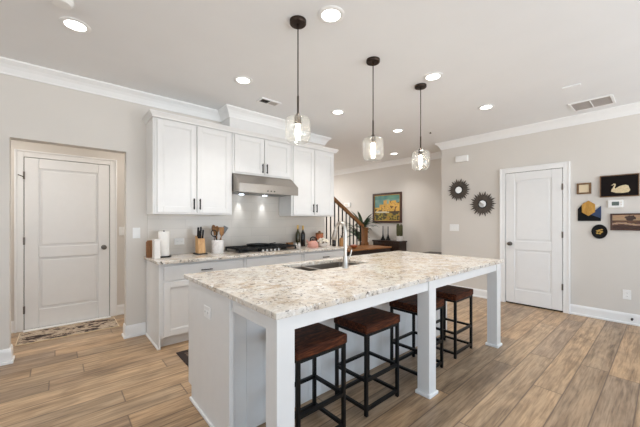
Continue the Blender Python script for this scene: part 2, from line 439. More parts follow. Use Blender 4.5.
struct(lf.build('added_window_3', M['trim']))  # unseen, added to throw daylight on faces turned left
wf = MB()
xs = [-4.0] + [v for w in WIN for v in w] + [6.5]
for i in range(0, len(xs), 2): wf.box(xs[i], xs[i + 1], WY - 0.1, WY, 0, H)
for (a, b) in WIN: wf.box(a, b, WY - 0.1, WY, 0, WZ0).box(a, b, WY - 0.1, WY, WZ1, H)
struct(wf.build('wall_front', M['wall']))
for i, (a, b) in enumerate(WIN):
    f = MB(); w = 0.05
    f.box(a, a + w, WY - 0.08, WY - 0.02, WZ0, WZ1).box(b - w, b, WY - 0.08, WY - 0.02, WZ0, WZ1)
    f.box(a + w, b - w, WY - 0.08, WY - 0.02, WZ0, WZ0 + w).box(a + w, b - w, WY - 0.08, WY - 0.02, WZ1 - w, WZ1)
    f.box((a + b) / 2 - .02, (a + b) / 2 + .02, WY - 0.07, WY - 0.03, WZ0 + w, WZ1 - w).box(a + w, b - w, WY - 0.07, WY - 0.03, 1.36, 1.40)
    struct(f.build('added_window_%d' % (i + 1), M['trim']))

# ---- crown: profile (out from wall, down from ceiling)
CP = [(0, 0), (0.085, 0), (0.085, 0.014), (0.070, 0.028), (0.052, 0.044), (0.034, 0.068), (0.022, 0.092), (0.014, 0.108), (0.012, 0.122), (0, 0.122)]
def crown_path(name, pts, prof, ztop, m, up=False):
    """pts: plan polyline, room on the left-hand side when walking; mitred corners"""
    bm = bmesh.new(); n = len(pts); rings = []
    P = [Vector(p) for p in pts]
    for i, p in enumerate(P):
        dirs = []
        if i > 0: dirs.append((p - P[i - 1]).normalized())
        if i < n - 1: dirs.append((P[i + 1] - p).normalized())
        ns = [Vector((-d.y, d.x)) for d in dirs]
        if len(ns) == 2:
            b = (ns[0] + ns[1]); b = b / (1 + ns[0].dot(ns[1]))
        else: b = ns[0]
        rings.append([bm.verts.new((p.x + b.x * o, p.y + b.y * o, ztop - d)) for (o, d) in prof])
    k = len(prof)
    for a, b in zip(rings, rings[1:]):
        for j in range(k): bm.faces.new((a[j], a[(j + 1) % k], b[(j + 1) % k], b[j]))
    bm.faces.new(rings[0]); bm.faces.new(list(reversed(rings[-1])))
    q = MB(); q.bm.free(); q.bm = bm
    return q.build(name, m)
SX0, SX1, SY = 1.66, 2.575, 3.665        # boxed soffit above the range hood
struct(crown_path('trim_1', [(3.52, YK + 0.13), (3.52, YK), (SX1, YK), (SX1, SY), (SX0, SY), (SX0, YK), (-3.9, YK)], CP, H, M['trim']))
struct(crown_path('trim_2', [(XR, -2.8), (XR, 2.77), (XP, 2.77), (XP, 7.8)], CP, H, M['trim']))
# baseboards: profile via crown_path with the drop measured from the top
BP = [(0, 0), (0.006, 0), (0.012, 0.018), (0.014, 0.03), (0.014, 0.112), (0.026, 0.114), (0.026, 0.135), (0, 0.135)]
def base(name, pts): return struct(crown_path(name, pts, BP, 0.1355, M['trim']))
base('baseboard_right', [(XR, -2.8), (XR, 0.895)])
base('baseboard_right.001', [(XR, 1.775), (XR, 2.77), (XP, 2.77), (XP, 7.8)])
base('baseboard_back', [(0.762, YK), (OX1, YK), (OX1, YK + 0.13)])
base('baseboard_back.001', [(OX0, YK + 0.13), (OX0, YK), (-3.9, YK)])
base('baseboard_hall', [(3.40, YH), (0.617, YH)])
base('baseboard_hall.001', [(-0.372, YH), (-3.9, YH)])

# ---- soffit box above the hood
struct(MB().box(SX0, SX1, SY, YK, 2.455, H).build('soffit', M['cab']))

# ---- interior doors (local x right, y into the wall, z up)
def panel_door(name, loc, rz, w, knob_side, hinge_z, knob_z=0.95, hgap=0.012):
    r = sempty(name, loc, rz)
    h0, h1 = hgap, 2.045
    t = 0.03
    d = MB()
    d.box(0, w, -0.018, 0, h0, h1)
    sw = 0.125
    zs = [(0.235, 0.85), (0.985, 1.925)]
    # stiles and rails
    d.box(0, sw, -t, -0.018, h0, h1).box(w - sw, w, -t, -0.018, h0, h1)
    d.box(sw, w - sw, -t, -0.018, h0, zs[0][0]).box(sw, w - sw, -t, -0.018, zs[0][1], zs[1][0]).box(sw, w - sw, -t, -0.018, zs[1][1], h1)
    d.build('door_leaf', M['door'], r, bevel=0.006)
    f = MB()
    for (a, b) in zs: f.box(sw + 0.026, w - sw - 0.026, -0.027, -0.017, a + 0.026, b - 0.026)
    f.build('raised_panel', M['door'], r, bevel=0.006)
    c = MB(); cw = 0.07; g = 0.006
    for (a, b) in ((-g - cw, -g), (w + g, w + g + cw)):
        c.box(a, b, -0.034, 0, 0, h1 + g + cw)
    c.box(-g, w + g, -0.034, 0, h1 + g, h1 + g + cw)
    # outer back-band
    c.box(-g - cw - 0.008, -g - cw + 0.012, -0.042, 0, 0, h1 + g + cw + 0.008).box(w + g + cw - 0.012, w + g + cw + 0.008, -0.042, 0, 0, h1 + g + cw + 0.008)
    c.box(-g - cw + 0.012, w + g + cw - 0.012, -0.042, 0, h1 + g + cw - 0.012, h1 + g + cw + 0.008)
    c.build('door_casing', M['trim'], r, bevel=0.004)
    gp = MB(); gp.box(0, w, -0.006, 0, 0, h0).box(-g, 0, -0.004, 0, 0, h1 + g).box(w, w + g, -0.004, 0, 0, h1 + g).box(0, w, -0.004, 0, h1, h1 + g)
    gp.build('gap_shade_strip', M['gap'], r)  # dark strips painted in place of the shade under and around the leaf
    kx = 0.062 if knob_side < 0 else w - 0.062
    k = MB(); k.lathe([(0, 0), (0.031, 0), (0.031, 0.006), (0.013, 0.010), (0.013, 0.030), (0.024, 0.038), (0.029, 0.050), (0.026, 0.062), (0.012, 0.068), (0, 0.069)], (kx, -t, knob_z), 20, Matrix.Rotation(PI / 2, 4, 'X'))
    k.build('door_knob', M['nickel'], r, smooth=True)
    hx = w + 0.002 if knob_side < 0 else -0.002
    for z in hinge_z:
        MB().box(hx - 0.009, hx + 0.009, -0.040, -0.010, z - 0.045, z + 0.045).build('hinge', M['nickel'], r, bevel=0.002)
    return r
d1 = panel_door('door_1', (-0.294, YH, 0), 0, 0.825, 1, (0.25, 1.06, 1.83), 0.945)
d2 = panel_door('door_2', (XR, 1.69, 0), RZ, 0.715, -1, (0.36, 1.10, 1.78), 0.94, hgap=0.02)
MB().box(-0.372, 0.612, 0, 0.0, 0, 0).bm.free()
th = MB(); th.box(-0.30, 0.54, YH - 0.10, YH - 0.045, 0, 0.018); struct(th.build('threshold', M['trim'], bevel=0.004))
# hinge-mounted stop at the top hinge of the hall door
MB().tube([(-0.004, -0.04, 1.80), (-0.004, -0.075, 1.81), (-0.05, -0.085, 1.83)], 0.005, 8).build('door_stop', M['bronze'], d1)

# ------------------------------------------------------------------ kitchen run
def shaker(w, h, rail=0.058, t=0.02):
    """door in local coordinates: x 0..w, y -t..0, z 0..h"""
    m = MB()
    m.box(0.01, w - 0.01, -0.010, 0, 0.01, h - 0.01)
    m.box(0, rail, -t, 0, 0, h).box(w - rail, w, -t, 0, 0, h)
    m.box(rail, w - rail, -t, 0, 0, rail).box(rail, w - rail, -t, 0, h - rail, h)
    b = 0.009
    m.box(rail, rail + b, -0.015, 0, rail, h - rail).box(w - rail - b, w - rail, -0.015, 0, rail, h - rail)
    m.box(rail + b, w - rail - b, -0.015, 0, rail, rail + b).box(rail + b, w - rail - b, -0.015, 0, h - rail - b, h - rail)
    return m
def pull(parent, x, z, horiz=False, ln=0.125):
    p = MB(); s = ln / 2
    if horiz:
        p.box(x - s, x + s, -0.045, -0.034, z - .005, z + .005)
        for q in (-s + .012, s - .022): p.box(x + q, x + q + .01, -0.036, -0.018, z - .005, z + .005)
    else:
        p.box(x - .0055, x + .0055, -0.045, -0.034, z - s, z + s)
        for q in (-s + .012, s - .022): p.box(x - .005, x + .005, -0.036, -0.018, z + q, z + q + .01)
    return p.build('handle', M['black'], parent, bevel=0.002)
def sub(o, child, loc):
    o.parent = child; return o
def wall_cabinet(name, label, x0, x1, z0, z1, left_side=False, hz=None):
    r = thing(name, label, 'cabinet', (x0, 3.60, 0), 0, 'white shaker wall cabinets')
    w = x1 - x0 - 0.002
    b = MB(); b.box(0.001, w, 0, YK - 3.60 - 0.001, z0, z1)
    b.build('cabinet_body', M['cab'], r, bevel=0.002)
    if left_side:
        MB().box(-0.012, 0.001, 0.01, YK - 3.60 - 0.001, z0, z1).build('side_panel', M['cab'], r, bevel=0.002)
    m = 0.026; gap = 0.012
    dw = (w - 2 * m - gap) / 2; dh = (z1 - z0) - 0.045
    for i in range(2):
        dx = m + i * (dw + gap)
        d = shaker(dw, dh).build('door', M['cab'], r, bevel=0.002, loc=(dx, -0.001, z0 + 0.02))
        hx = dw - 0.028 if i == 0 else 0.028
        pull(d, hx, 0.10 if hz is None else hz)
    return r
wall_cabinet('wall_cabinet', 'tall white two-door wall cabinet left of the hood, above paper towels and knife block', 0.78, 1.662, 1.37, 2.42, True)
wall_cabinet('wall_cabinet', 'short white two-door wall cabinet directly above the steel range hood', 1.664, 2.572, 1.90, 2.42, False, 0.08)
wall_cabinet('wall_cabinet', 'tall white two-door wall cabinet right of the hood, above the dark bottles', 2.574, 3.435, 1.37, 2.42)
KP = [(0, 0), (0.044, 0), (0.044, 0.010), (0.037, 0.018), (0.026, 0.032), (0.016, 0.046), (0.013, 0.058), (0, 0.058)]
kc = crown_path('cabinet_crown', [(3.437, YK - 0.002), (3.437, 3.578), (0.768, 3.578), (0.768, YK - 0.002)], KP, 2.462, M['cab'])
tag(kc, 'white crown moulding running along the tops of all the wall cabinets', 'moulding')
struct(MB().box(0.775, 3.44, 3.60, YK - 0.001, 2.4205, 2.445).build('trim_3', M['cab']))

# base cabinets
YB = 3.345
def base_cabinet(label, x0, x1, handles=True, side=False, false_front=False):
    r = thing('base_cabinet', label, 'cabinet', (x0, YB, 0), 0, 'white base cabinets under the range counter')
    w = x1 - x0 - 0.002
    b = MB(); b.box(0.001, w, 0, YK - YB - 0.001, 0.105, 0.860); b.box(0.001, w, 0.07, YK - YB - 0.001, 0.0, 0.105)
    b.build('cabinet_body', M['cab'], r, bevel=0.002)
    if side:
        MB().box(-0.016, 0.001, 0.0, YK - YB - 0.016, 0.0, 0.860).build('side_panel', M['cab'], r, bevel=0.002)
        MB().box(-0.03, -0.016, 0.0, YK - YB - 0.03, 0.0, 0.022).build('shoe_moulding', M['trim'], r, bevel=0.005)
    m = 0.028; gap = 0.012
    dr = MB(); dr.box(m, w - m, -0.02, -0.001, 0.690, 0.838)
    f = dr.build('drawer_front', M['cab'], r, bevel=0.004)
    if handles: pull(f, w / 2, 0.765, True)
    dw = (w - 2 * m - gap) / 2
    for i in range(2):
        d = shaker(dw, 0.55).build('door', M['cab'], r, bevel=0.002, loc=(m + i * (dw + gap), -0.001, 0.122))
        pull(d, dw - 0.028 if i == 0 else 0.028, 0.45)
    return r
base_cabinet('white base cabinet at the left end of the counter, below knife block and paper towels', 0.782, 1.692, True, True)
base_cabinet('white base cabinet with a plain false drawer directly beneath the black cooktop', 1.694, 2.572, False)
base_cabinet('white base cabinet at the right end of the counter, behind the island faucet', 2.574, 3.425)
ct = MB(); ct.box(0.742, 3.445, 3.29, YK - 0.012, 0.8615, 0.892)
tag(ct.build('countertop', M['granite'], bevel=0.004), 'speckled granite countertop along the wall holding the black cooktop', 'countertop')
struct(MB().box(0.78, 3.52, YK - 0.010, YK - 0.0005, 0.862, 1.369).box(1.666, 2.57, YK - 0.010, YK - 0.0005, 1.369, 1.899).build('backsplash', M['tile']))

# range hood
hd = thing('range_hood', 'stainless steel range hood under the short wall cabinet', 'range hood', (1.67, YK - 0.012, 0))
hw = 0.895
hb = MB(); hb.prism([(0, 1.897), (-0.33, 1.897), (-0.50, 1.765), (-0.50, 1.652), (-0.485, 1.652), (-0.47, 1.668), (0, 1.668)], 0, hw, 'x')
hb.build('hood_body', M['steel'], hd, bevel=0.003)
MB().box(0.03, hw - 0.03, -0.46, -0.02, 1.662, 1.667).build('filter_panel', M['grey_plastic'], hd)
for lx in (0.235, 0.60):
    MB().cyl((lx, -0.085, 1.655), 0.032, 0.006, 16).build('hood_lamp', M['hoodlamp'], hd)
    sl = bpy.data.lights.new('hood_spot', 'SPOT'); sl.energy = HOOD_POWER; sl.color = (0.88, 0.94, 1.0); sl.spot_size = math.radians(52); sl.spot_blend = 0.9; sl.shadow_soft_size = 0.02
    so_ = bpy.data.objects.new('hood_spot', sl); COL.objects.link(so_); so_.parent = hd; so_.location = (lx, -.060, 1.648); so_.rotation_euler = (math.radians(5), 0, 0)
for k in range(3): MB().cyl((0.40 + 0.05 * k, -0.507, 1.685), 0.008, 0.007, 10, 'y').build('button', M['dark_plastic'], hd)

# cooktop
ck = thing('cooktop', 'black five-burner gas cooktop set into the wall counter', 'cooktop', (1.68, 3.40, 0.8922))
MB().box(0, 0.90, 0, 0.50, 0, 0.010).build('cooktop_pan', M['steel'], ck, bevel=0.004)
for gx in (0.02, 0.31, 0.60):
    g = MB(); z0, z1 = 0.010, 0.060
    x0, x1, y0, y1 = gx, gx + 0.28, 0.075, 0.47
    for (a, b) in (((x0, y0), (x1, y0)), ((x0, y1), (x1, y1)), ((x0, y0), (x0, y1)), ((x1, y0), (x1, y1)), ((x0, (y0 + y1) / 2), (x1, (y0 + y1) / 2)), (((x0 + x1) / 2, y0), ((x0 + x1) / 2, y1)), ((x0, y0 + .1), (x1, y0 + .1)), ((x0, y1 - .1), (x1, y1 - .1))):
        g.bar((a[0], a[1], z1 - .009), (b[0], b[1], z1 - .009), 0.016, 0.022)
    for (a, b) in ((x0, y0), (x1, y0), (x0, y1), (x1, y1)): g.box(a - .009, a + .009, b - .009, b + .009, z0, z1)
    g.build('grate', M['iron'], ck)
for (bx, by, br) in ((0.15, 0.18, .045), (0.15, 0.37, .036), (0.45, 0.27, .055), (0.75, 0.18, .04), (0.75, 0.37, .045)):
    b = MB(); b.lathe([(0, .010), (br, .010), (br, .022), (br * .7, .028), (0, .030)], (bx, by, 0), 18); b.build('burner', M['iron'], ck, smooth=True)
for k in range(5):
    b = MB(); b.lathe([(0, .010), (.020, .010), (.017, .034), (0, .036)], (0.33 + 0.06 * k, 0.038, 0), 14); b.build('control_knob', M['chrome'], ck, smooth=True)
gp = thing('griddle_pan', 'flat black griddle pan lying on the cooktop grates', 'pan', (2.09, 3.71, 0.9545))
b = MB(); b.lathe([(0, 0), (.145, 0), (.158, .022), (.154, .024), (.142, .006), (0, .006)], (0, 0, 0), 28); b.build('pan_body', M['iron'], gp, smooth=True)
MB().bar((0.155, 0, .016), (0.30, 0.03, .026), 0.022, 0.010).build('pan_handle', M['iron'], gp, bevel=.003)

# ---- counter items
z_c = 0.8922
o = thing('cutting_board', 'small wooden board leaning behind the white box at the counter end', 'cutting board', (0.775, 3.74, z_c))
MB().prism([(-.045, 0), (-.045, .17), (-.03, .19), (.03, .19), (.045, .17), (.045, 0)], -.01, .008, 'y').build('board', M['oak'], o, bevel=.004)
bx = thing('recipe_box', 'narrow white box at the left end of the wall counter', 'box', (0.800, 3.60, z_c))
MB().box(-.03, .03, -.05, .05, 0, .19).build('box_body', M['ceramic'], bx, bevel=.006)
MB().box(-.032, .032, -.052, .052, .19, .206).build('lid', M['ceramic'], bx, bevel=.005)
pt = thing('paper_towel_holder', 'white paper towel roll standing on a black holder', 'paper towel', (0.900, 3.70, z_c))
b = MB(); b.lathe([(0, 0), (.075, 0), (.075, .010), (.070, .014), (0, .014)], (0, 0, 0), 28); b.build('holder_base', M['black'], pt, smooth=True)
b = MB(); b.lathe([(0.02, .0155), (.054, .0155), (.055, .03), (.055, .275), (.054, .285), (0.02, .285)], (0, 0, 0), 28); b.build('paper_roll', M['paper'], pt, smooth=True)
b = MB(); b.cyl((0, 0, .014), .007, .274, 10).ball((0, 0, .288), .010); b.build('holder_rod', M['black'], pt, smooth=True)
kn = thing('knife_block', 'light wood knife block with black handled knives', 'knife block', (1.315, 3.73, z_c))
MB().box(-.06, .06, -.075, .095, 0, .012).build('base', M['dark_plastic'], kn, bevel=.004)
MB().prism([(-.055, .0125), (.06, .0125), (.072, .225), (-.03, .185)], -.042, .042, 'x').build('block', M['pine'], kn, bevel=.004)
for i, (kx, ky, kh) in enumerate(((-.028, -.012, .085), (-.006, -.010, .10), (.020, -.012, .092), (-.020, .036, .105), (.012, .038, .11))):
    zb = .196 + (ky + .03) * .39
    MB().bar((kx, ky, zb - .01), (kx, ky - .02, zb + kh), .014, .020).build('knife_handle', M['dark_plastic'], kn, bevel=.004)
cr = thing('utensil_crock', 'white marbled crock full of cooking utensils', 'crock', (1.525, 3.72, z_c))
b = MB(); b.lathe([(0, 0), (.070, 0), (.073, .006), (.073, .160), (.070, .165), (.064, .160), (.064, .02), (0, .02)], (0, 0, 0), 28); b.build('crock_body', M['marble'], cr, smooth=True)
def utensil(name, label, dx, dy, ang, tilt, ln, kind, m):
    u = thing(name, label, 'utensil', (1.525 + dx, 3.72 + dy, z_c + .026), 0, 'utensils in the white crock')
    u.rotation_euler = (0, tilt, ang)
    b = MB(); b.tube([(0, 0, 0), (0, 0, ln)], .0065, 8); b.build('utensil_shaft', m, u, smooth=True)
    hd_ = MB()
    if kind == 'spoon': hd_.ball((0, 0, ln + .035), .045, 14, 8, (.62, .18, 1.0))
    elif kind == 'spat': hd_.prism([(-.022, 0), (.022, 0), (.034, .09), (-.034, .09)], -.003, .003, 'y'); [setattr(v, 'co', v.co + Vector((0, 0, ln))) for v in hd_.bm.verts]
    elif kind == 'loop':
        pts = [(.034 * math.sin(a), 0, ln + .042 - .042 * math.cos(a)) for a in [2 * PI * k / 18 for k in range(19)]]; hd_.tube(pts, .006, 8)
    elif kind == 'ladle': hd_.lathe([(0, -.03), (.028, -.018), (.042, .01), (.038, .012), (.025, -.012), (0, -.022)], (.0, -.03, ln), 16, Matrix.Rotation(.6, 4, 'X'))
    hd_.build('utensil_head', m, u, smooth=True)
utensil('wooden_spoon', 'wooden spoon standing upright in the middle of the white crock', 0, .036, 0, 0.02, .235, 'spoon', M['spoon'])
utensil('wooden_spoon', 'wooden spoon leaning right in the white crock', -.01, -.036, 0, 0.22, .20, 'spoon', M['oak'])
utensil('wooden_spatula', 'wooden spatula leaning left of centre in the crock', .01, .014, 0, -0.13, .20, 'spat', M['spoon'])
utensil('slotted_turner', 'grey turner leaning far right out of the crock', -.040, .0, 0, 0.46, .25, 'spat', M['grey_plastic'])
utensil('cooking_tongs', 'black looped tongs leaning left over the crock rim', .040, -.018, 0, -0.40, .20, 'loop', M['dark_plastic'])
utensil('wooden_spoon', 'wooden spoon at the back left of the white crock, pointing up', -.014, .052, 0, -0.06, .25, 'spoon', M['oak'])
utensil('brown_spatula', 'dark brown spatula at the front of the white crock', .012, -.052, 0, 0.06, .21, 'spat', M['spoon'])
def bottle(label, x, y, m, h):
    r = thing('oil_bottle', label, 'bottle', (x, y, z_c), 0, 'bottles right of the cooktop')
    b = MB(); b.lathe([(0, 0), (.034, 0), (.036, .006), (.036, h * .55), (.030, h * .64), (.014, h * .74), (.0125, h * .90), (0, h * .90)], (0, 0, 0), 20); b.build('bottle_body', m, r, smooth=True)
    b = MB(); b.lathe([(0, h * .80), (.0135, h * .80), (.0145, h), (0, h)], (0, 0, 0), 16); b.build('bottle_cap', M['gold'], r, smooth=True)
bottle('olive green bottle with a gold neck, left of the dark bottle', 2.865, 3.83, M['olive'], .34)
bottle('near-black bottle with a gold neck, right of the green bottle', 2.968, 3.83, M['wine'], .33)
sb = thing('spice_box', 'small brown wooden box beside the right end of the cooktop', 'box', (2.685, 3.80, z_c))
MB().box(-.045, .045, -.03, .03, 0, .065).build('box_body', M['oak'], sb, bevel=.004); MB().box(-.047, .047, -.032, .032, .065, .075).build('lid', M['oak'], sb, bevel=.003)
for i, (cx, lab) in enumerate(((2.765, 'small white salt cup next to the brown wooden box'), (2.83, 'small white salt cup in front of the green bottle'))):
    r = thing('salt_shaker', lab, 'shaker', (cx, 3.745, z_c), 0, 'white shakers by the bottles')
    b = MB(); b.lathe([(0, 0), (.022, 0), (.024, .03), (.018, .055), (0, .058)], (0, 0, 0), 16); b.build('shaker_body', M['ceramic'], r, smooth=True)
    b = MB(); b.lathe([(0, .0585), (.018, .0585), (.015, .07), (0, .074)], (0, 0, 0), 16); b.build('shaker_cap', M['chrome'], r, smooth=True)
ke = thing('kettle', 'blush pink kettle with a black handle on the wall counter', 'kettle', (2.94, 3.55, z_c))
b = MB(); b.lathe([(0, 0), (.078, 0), (.085, .02), (.078, .07), (.05, .10), (.035, .105), (0, .105)], (0, 0, 0), 26); b.build('kettle_body', M['pink'], ke, smooth=True)
b = MB(); b.lathe([(0, .1055), (.034, .1055), (.028, .114), (.006, .117), (.010, .130), (0, .134)], (0, 0, 0), 18); b.build('lid', M['dark_plastic'], ke, smooth=True)
b = MB(); b.tube([(-.065, 0, .06), (-.10, 0, .085), (-.115, 0, .12)], [.018, .013, .010], 10); b.build('spout', M['pink'], ke, smooth=True)
b = MB(); b.tube([(-.05, 0, .10), (-.04, 0, .145), (.0, 0, .160), (.06, 0, .145), (.085, 0, .105), (.08, 0, .06)], .009, 8); b.build('kettle_handle', M['dark_plastic'], ke, smooth=True)
tb = thing('terracotta_jar', 'orange-brown glazed jar behind the white flowers', 'jar', (3.30, 3.81, z_c))
b = MB(); b.lathe([(0, 0), (.055, 0), (.075, .04), (.078, .11), (.062, .16), (.066, .185), (.058, .185), (.052, .16), (0, .15)], (0, 0, 0), 24); b.build('jar_body', M['terracotta'], tb, smooth=True)
b = MB(); b.lathe([(0, .1855), (.068, .1855), (.064, .205), (.02, .215), (.02, .235), (0, .238)], (0, 0, 0), 20); b.build('lid', M['oak'], tb, smooth=True)
fl = thing('flower_arrangement', 'low bunch of white flowers in a white bowl on the wall counter', 'flowers', (3.15, 3.56, z_c))
b = MB(); b.lathe([(0, 0), (.04, 0), (.07, .03), (.078, .055), (.070, .055), (.06, .03), (0, .02)], (0, 0, 0), 22); b.build('bowl', M['ceramic'], fl, smooth=True)
for k in range(13):
    a = k * 2.4; rr = .012 + .022 * math.sqrt(k); zz = .125 - .9 * rr * rr / .08 * .6
    b = MB(); cx, cy = rr * math.cos(a), rr * math.sin(a)
    for q in range(6):
        b.ball((cx + .013 * math.cos(q * PI / 3 + a), cy + .013 * math.sin(q * PI / 3 + a), zz), .017, 8, 5, (1, 1, .7))
    b.ball((cx, cy, zz + .008), .013, 8, 5)
    b.build('blossom', M['blossom'], fl, smooth=True)
b = MB()
for k in range(6): b.tube([(0, 0, .03), (.03 * math.cos(k), .03 * math.sin(k), .10)], .004, 6)
b.build('stems', M['leaf'], fl)
def soap(label, x, y, m, h):
    r = thing('soap_dispenser', label, 'dispenser', (x, y, z_c), 0, 'dispensers at the right counter end')
    b = MB(); b.lathe([(0, 0), (.03, 0), (.032, .006), (.032, h * .7), (.02, h * .8), (.012, h * .82), (0, h * .82)], (0, 0, 0), 18); b.build('bottle_body', m, r, smooth=True)
    b = MB(); b.tube([(0, 0, h * .82), (0, 0, h), (-.03, -.015, h)], .006, 8); b.build('pump', M['dark_plastic'], r, smooth=True)
soap('short dark soap dispenser at the right end of the wall counter', 3.36, 3.52, M['wine'], .16)
soap('tan soap dispenser beside the dark one at the counter end', 3.405, 3.40, M['spoon'], .17)

# ------------------------------------------------------------------ island
IX0, IX1, IY0, IY1 = 0.72, 3.505, 1.12, 2.40
isl = thing('kitchen_island', 'large white kitchen island with seating overhang on square legs', 'island', (0.735, 1.65, 0))
def ib(): return MB()
def ix(x): return x - 0.735
def iy(y): return y - 1.65
b = MB(); b.box(ix(.752), ix(3.45), iy(1.712), iy(2.335), 0.105, 0.650); b.box(ix(.752), ix(3.45), iy(1.712), iy(2.27), 0, 0.105); 
b.box(ix(.752), ix(3.45), iy(1.712), iy(1.86), 0.65, 0.860).box(ix(.752), ix(1.46), iy(1.86), iy(2.335), 0.65, 0.86).box(ix(2.34), ix(3.45), iy(1.86), iy(2.335), 0.65, 0.86)
b.build('cabinet_body', M['cab'], isl, bevel=.002)
# end panel, flat, with notch for the toe kick
MB().prism([(iy(1.640), 0), (iy(2.27), 0), (iy(2.27), .10), (iy(2.335), .10), (iy(2.335), .8605), (iy(1.640), .8605)], 0, .017, 'x').build('end_panel', M['cab'], isl, bevel=.002)
MB().box(-.014, 0, iy(1.66), iy(2.275), 0, .022).build('shoe_moulding', M['trim'], isl, bevel=.005)
MB().box(-.006, .019, iy(1.616), iy(1.640), 0, .8605).build('corner_stile', M['cab'], isl, bevel=.002)
kp = MB(); nb = 22; x0, x1 = ix(.7535), ix(3.45)
for k in range(nb):
    a = x0 + (x1 - x0) * k / nb; c_ = x0 + (x1 - x0) * (k + 1) / nb
    kp.box(a, c_, iy(1.695), iy(1.711), 0, .8605)
kp.build('panelled_back', M['cab'], isl, bevel=.003)
lx = [(.737, .835), (2.047, 2.145), (3.385, 3.483)]
for (a, c_) in lx:
    l = MB().box(ix(a), ix(c_), iy(1.14), iy(1.236), 0, .8605).build('leg', M['cab'], isl, bevel=.002)
    MB().box(ix(a) - .014, ix(c_) + .014, iy(1.126), iy(1.25), 0, .026).build('leg_base', M['trim'], l, bevel=.006)
ap = MB()
ap.box(ix(.835), ix(2.047), iy(1.15), iy(1.17), .785, .8605).box(ix(2.145), ix(3.385), iy(1.15), iy(1.17), .785, .8605)
ap.box(ix(.745), ix(.765), iy(1.236), iy(1.612), .785, .8605).box(ix(3.455), ix(3.475), iy(1.236), iy(1.695), .785, .8605)
ap.build('apron', M['cab'], isl, bevel=.002)
# worktop with sink cut-out
KX0, KX1, KY0, KY1 = 1.53, 2.28, 1.885, 2.30
tp = MB()
Z0, Z1 = .861, .892
bmv = tp.bm
def ring(pts, z): return [bmv.verts.new((x, y, z)) for x, y in pts]
outer = [(IX0, IY0), (IX1, IY0), (IX1, IY1), (IX0, IY1)]; inner = [(KX0, KY0), (KX1, KY0), (KX1, KY1), (KX0, KY1)]
oT, iT, oB, iB = ring(outer, Z1), ring(inner, Z1), ring(outer, Z0), ring(inner, Z0)
for k in range(4):
    j = (k + 1) % 4
    bmv.faces.new((oT[k], oT[j], iT[j], iT[k])); bmv.faces.new((oB[k], iB[k], iB[j], oB[j]))
    bmv.faces.new((oT[k], oB[k], oB[j], oT[j])); bmv.faces.new((iT[k], iT[j], iB[j], iB[k]))
tag(tp.build('island_countertop', M['granite'], bevel=.004), 'large polished speckled granite top of the kitchen island', 'countertop')
# sink
sk = thing('kitchen_sink', 'double bowl undermount steel sink in the island top', 'sink', ((KX0 + KX1) / 2, (KY0 + KY1) / 2, .8605))
def bowl(x0, x1, y0, y1, dep):
    b = MB(); v = b.bm; rt = .012
    T = [v.verts.new(p) for p in ((x0, y0, 0), (x1, y0, 0), (x1, y1, 0), (x0, y1, 0))]
    Bm = [v.verts.new(p) for p in ((x0 + rt, y0 + rt, -dep), (x1 - rt, y0 + rt, -dep), (x1 - rt, y1 - rt, -dep), (x0 + rt, y1 - rt, -dep))]
    for k in range(4): v.faces.new((T[k], T[(k + 1) % 4], Bm[(k + 1) % 4], Bm[k]))
    v.faces.new(Bm)
    return b
hwid = (KX1 - KX0) / 2; hd2 = (KY1 - KY0) / 2
for (a, c_) in ((-hwid + .003, -.155), (-.115, hwid - .003)):
    o = bowl(a, c_, -hd2 + .003, hd2 - .003, .19).build('bowl', M['sinksteel'], sk, bevel=.012)
    b = MB(); b.lathe([(0, -.186), (.042, -.186), (.045, -.188), (.03, -.182), (0, -.183)], ((a + c_) / 2, 0, 0), 20); b.build('drain', M['chrome'], o, smooth=True)
MB().box(-.1545, -.1155, -hd2 + .003, hd2 - .003, -.06, .002).build('divider', M['sinksteel'], sk, bevel=.004)
# faucet
fc = thing('kitchen_faucet', 'tall gooseneck pull-down steel faucet on the island beside the sink', 'faucet', (1.872, 1.82, .8925))
b = MB(); b.lathe([(0, 0), (.030, 0), (.030, .008), (.026, .016), (.024, .02), (.0215, .10), (0, .10)], (0, 0, 0), 22); b.build('faucet_base', M['chrome'], fc, smooth=True)
pts = [(0, 0, .10), (0, 0, .30)]
for k in range(1, 12):
    a = PI * .92 * k / 11; pts.append((-.016 * (1 - math.cos(a)),   .045 * (1 - math.cos(a)), .30 + .088 * math.sin(a)))
e_ = Vector(pts[-1]); d_ = (e_ - Vector(pts[-2])).normalized()
b = MB(); b.tube(pts, .0145, 14); b.build('spout', M['chrome'], fc, smooth=True)
b = MB(); b.tube([e_ + d_ * .0, e_ + d_ * .03, e_ + d_ * .075, e_ + d_ * .085], [.0185, .021, .025, .022], 14); b.build('spray_head', M['sinksteel'], fc, smooth=True)
b = MB(); b.tube([(.018, 0, .07), (.04, 0, .075), (.062, -.005, .115), (.07, -.008, .155)], [.010, .008, .0065, .006], 10); b.build('lever', M['chrome'], fc, smooth=True)

